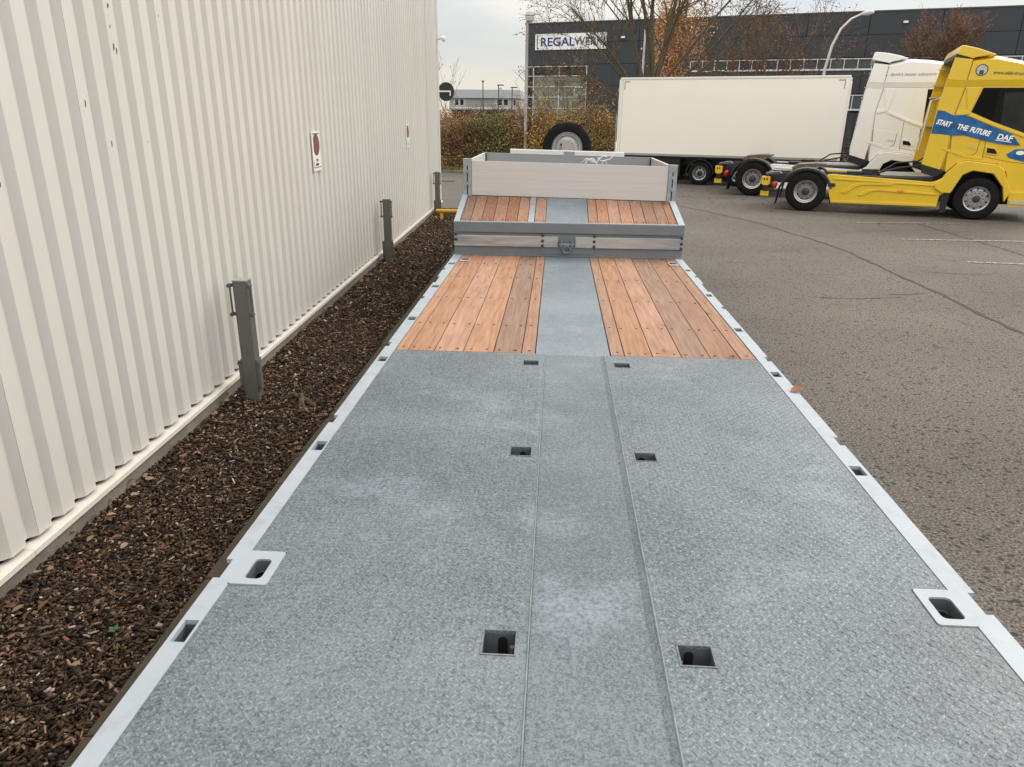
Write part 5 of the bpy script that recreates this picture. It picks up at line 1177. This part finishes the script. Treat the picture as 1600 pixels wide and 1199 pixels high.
plant('birch_tree', 'slim tree with glowing orange autumn leaves behind the bare stems', 'tree', (6.6, 46, 0), [((.02, 0, 1), .12, 12.5), ((-.06, 0, 1), .08, 8.0)], qpop, 2, GB, (12000, .06, [(.62, .36, .16), (.52, .27, .11), (.66, .43, .22), (.42, .20, .08)], .30), None, 8)
qred = dict(kink=.08, up=.05, kids=[8, 5, 4, 3], t0=.2, ang=(18, 45), rk=.5, lk=(.38, .6), rmin=.008)
plant('red_twig_tree', 'broad bare tree with red brown twigs right of the big bare tree', 'tree', (11.3, 44, 1.6), [((a, rng.uniform(-.2, .2), 1), .065, 5.0) for a in (-.7, -.4, -.15, .08, .3, .55)], qred, 3, RB, (2600, .05, [(.18, .085, .05), (.22, .11, .06), (.15, .07, .045)], .16), 'bare trees beyond the yard', 9)
qrnd = dict(kink=.06, up=.06, kids=[13, 9, 6], t0=.08, ang=(15, 42), rk=.5, lk=(.34, .52), rmin=.009)
plant('round_bare_tree', 'round bare tree with dense reddish twigs above the tractor cabs', 'tree', (24.9, 53, 3.6), [((a, b, 1), .055, 4.0) for a, b in ((-.62, 0), (-.4, .2), (-.2, -.2), (0, .1), (.2, -.1), (.4, .2), (.62, 0), (0, -.4))], qrnd, 3, RB, (4200, .05, [(.20, .11, .065), (.24, .13, .075)], .14), 'bare trees beyond the yard', 10)
g = MB().tube([(0, 0, -3), (0, 0, .1)], [.16, .13], 8); obj('base_trunk', g, RB, COL.objects['round_bare_tree'], smooth=60)
qfan = dict(kink=.05, up=.05, kids=[6, 4, 3], t0=.15, ang=(12, 35), rk=.55, lk=(.4, .65), rmin=.009)
plant('bare_bush', 'leafless grey bush fanned out in front of the glazed warehouse corner', 'bush', (.45, 46, .9), [((a, rng.uniform(-.2, .2), 1), .03, 3.2) for a in (-.9, -.6, -.35, -.1, .12, .35, .6, .9)], qfan, 2, GB, None, None, 11)
plant('far_bare_tree', 'faint bare tree just right of the white wall in front of the office block', 'tree', (-8.3, 58, 1.2), [((a, 0, 1), .03, 3.6) for a in (-.3, .1)], qfan, 2, GB, (60, .05, [(.2, .12, .08)], .2), 'bare trees beyond the yard', 12)

# hedge: separate shrubs along the verge
OCH = [(0.5, 0.31, 0.085), (0.4, 0.245, 0.07), (0.56, 0.38, 0.11)]; BRN = [(0.27, 0.16, 0.085), (0.2, 0.12, 0.065), (0.34, 0.205, 0.095)]; OLV = [(0.19, 0.19, 0.06), (0.25, 0.235, 0.075), (0.15, 0.15, 0.05)]; RED = [(0.32, 0.155, 0.085), (0.26, 0.13, 0.075)]
m_core = pm('shrub_stem', (.07, .05, .03), .9, var=.3)
def shrub(name, label, s, t, rx, h, pal, k, seed, group='autumn shrubs forming the hedge'):
    p = vp(s, t, .08); o = thing(name, label, 'shrub', p, 0, group); rr = random.Random(seed); mb = MB(); tips = []
    q = dict(kink=.12, up=.06, kids=[5, 4], t0=.15, ang=(15, 45), rk=.55, lk=(.4, .7), rmin=.006)
    for _ in range(11):
        a = rr.uniform(0, 6.28); e = rr.uniform(.1, .55); grow(mb, (math.cos(a)*.2*rx, math.sin(a)*.2*rx, 0), (math.cos(a)*e*rx, math.sin(a)*e*rx, 1), .025, h*rr.uniform(.50, .82), 0, 2, q, tips, rr)
    obj('stem', mb, m_core, o, fix=False)
    nc = 46; cc = []
    for _ in range(nc):
        a = rr.uniform(0, 6.28); u = rr.uniform(.05, 1)**.7; z = rr.uniform(.04, 1.0); w_ = math.sqrt(max(.08, 1-(max(0, z-.45)/.6)**2)); cc.append((math.cos(a)*rx*u*w_, math.sin(a)*rx*u*w_, z*h*.90, rr.choice(pal), rr.uniform(.55, 1.25)))
    ci = nrg.integers(0, nc, k); C0 = np.array([c[:3] for c in cc]); CC = np.array([np.array(c[3])*c[4] for c in cc])
    P = C0[ci]+nrg.normal(0, 1, (k, 3))*np.array([.24*rx, .24*rx, .085*h])
    T_ = np.array([tuple(v) for v in tips]); kk = k//4; P[:kk] = T_[nrg.integers(0, len(T_), kk)]+nrg.normal(0, .07, (kk, 3)); P[:, 2] = np.abs(P[:, 2])
    V, F, C = leaf_quads(P, .036, CC[ci]*(1+.2*nrg.uniform(-1, 1, (k, 1)))); fast('foliage', V, F, m_leaf, o, C)
rows = [(6.0, 2.60, 1.15, 2.40, BRN+OCH[:1], 'brown and ochre shrub next to the white wall, leftmost in the hedge'),
        (7.6, 2.40, 1.0, 2.20, BRN+RED, 'rusty brown shrub between the white wall and the green shrub'),
        (8.8, 2.25, 1.25, 2.45, OLV+OLV+BRN[:1], 'large olive green shrub in the middle of the hedge'),
        (10.1, 2.60, 1.05, 2.55, BRN+OLV[:1]+RED[:1], 'dark brown shrub behind the straight lamp pole'),
        (11.3, 2.40, 1.05, 2.60, OCH+BRN[:1]+OCH, 'yellow ochre shrub just right of the lamp pole'),
        (12.5, 2.50, 1.05, 2.55, BRN+OLV+OCH[:1], 'mixed brown and olive shrub behind the spare wheel'),
        (13.6, 2.40, 1.10, 2.65, OCH+BRN+OLV[:1], 'ochre brown shrub at the left edge of the box trailer')]
for i, (s, t, rx, h, pal, lab) in enumerate(rows): shrub('hedge_shrub', lab, s, t, rx, h, pal, 8600, 40+i)
for i in range(9): shrub('hedge_shrub', 'brown hedge shrub mostly hidden behind the white box trailer', 15.0+1.6*i, 1.7, 1.2, 1.6, [(.09, .06, .035), (.07, .05, .03)], 1500, 60+i)
back = [(6.6, 3.2, 1.3, 2.55, BRN+OCH[:1]), (8.9, 3.4, 1.3, 2.55, OLV+BRN+BRN), (11.0, 3.3, 1.3, 2.6, BRN+OCH[:1]), (13.2, 3.4, 1.3, 2.6, OCH+BRN)]
for i, (s, t, rx, h, pal) in enumerate(back): shrub('hedge_shrub', ['tall back row shrub rising behind the leftmost hedge shrub', 'back row shrub rising behind the large green hedge shrub', 'back row shrub rising behind the lamp pole', 'back row shrub rising at the left edge of the box trailer'][i], s, t, rx, h, pal, 7000, 80+i)
for o in list(COL.objects):
    if 'wb' in o: del o['wb']
print('scene done', len(COL.objects))
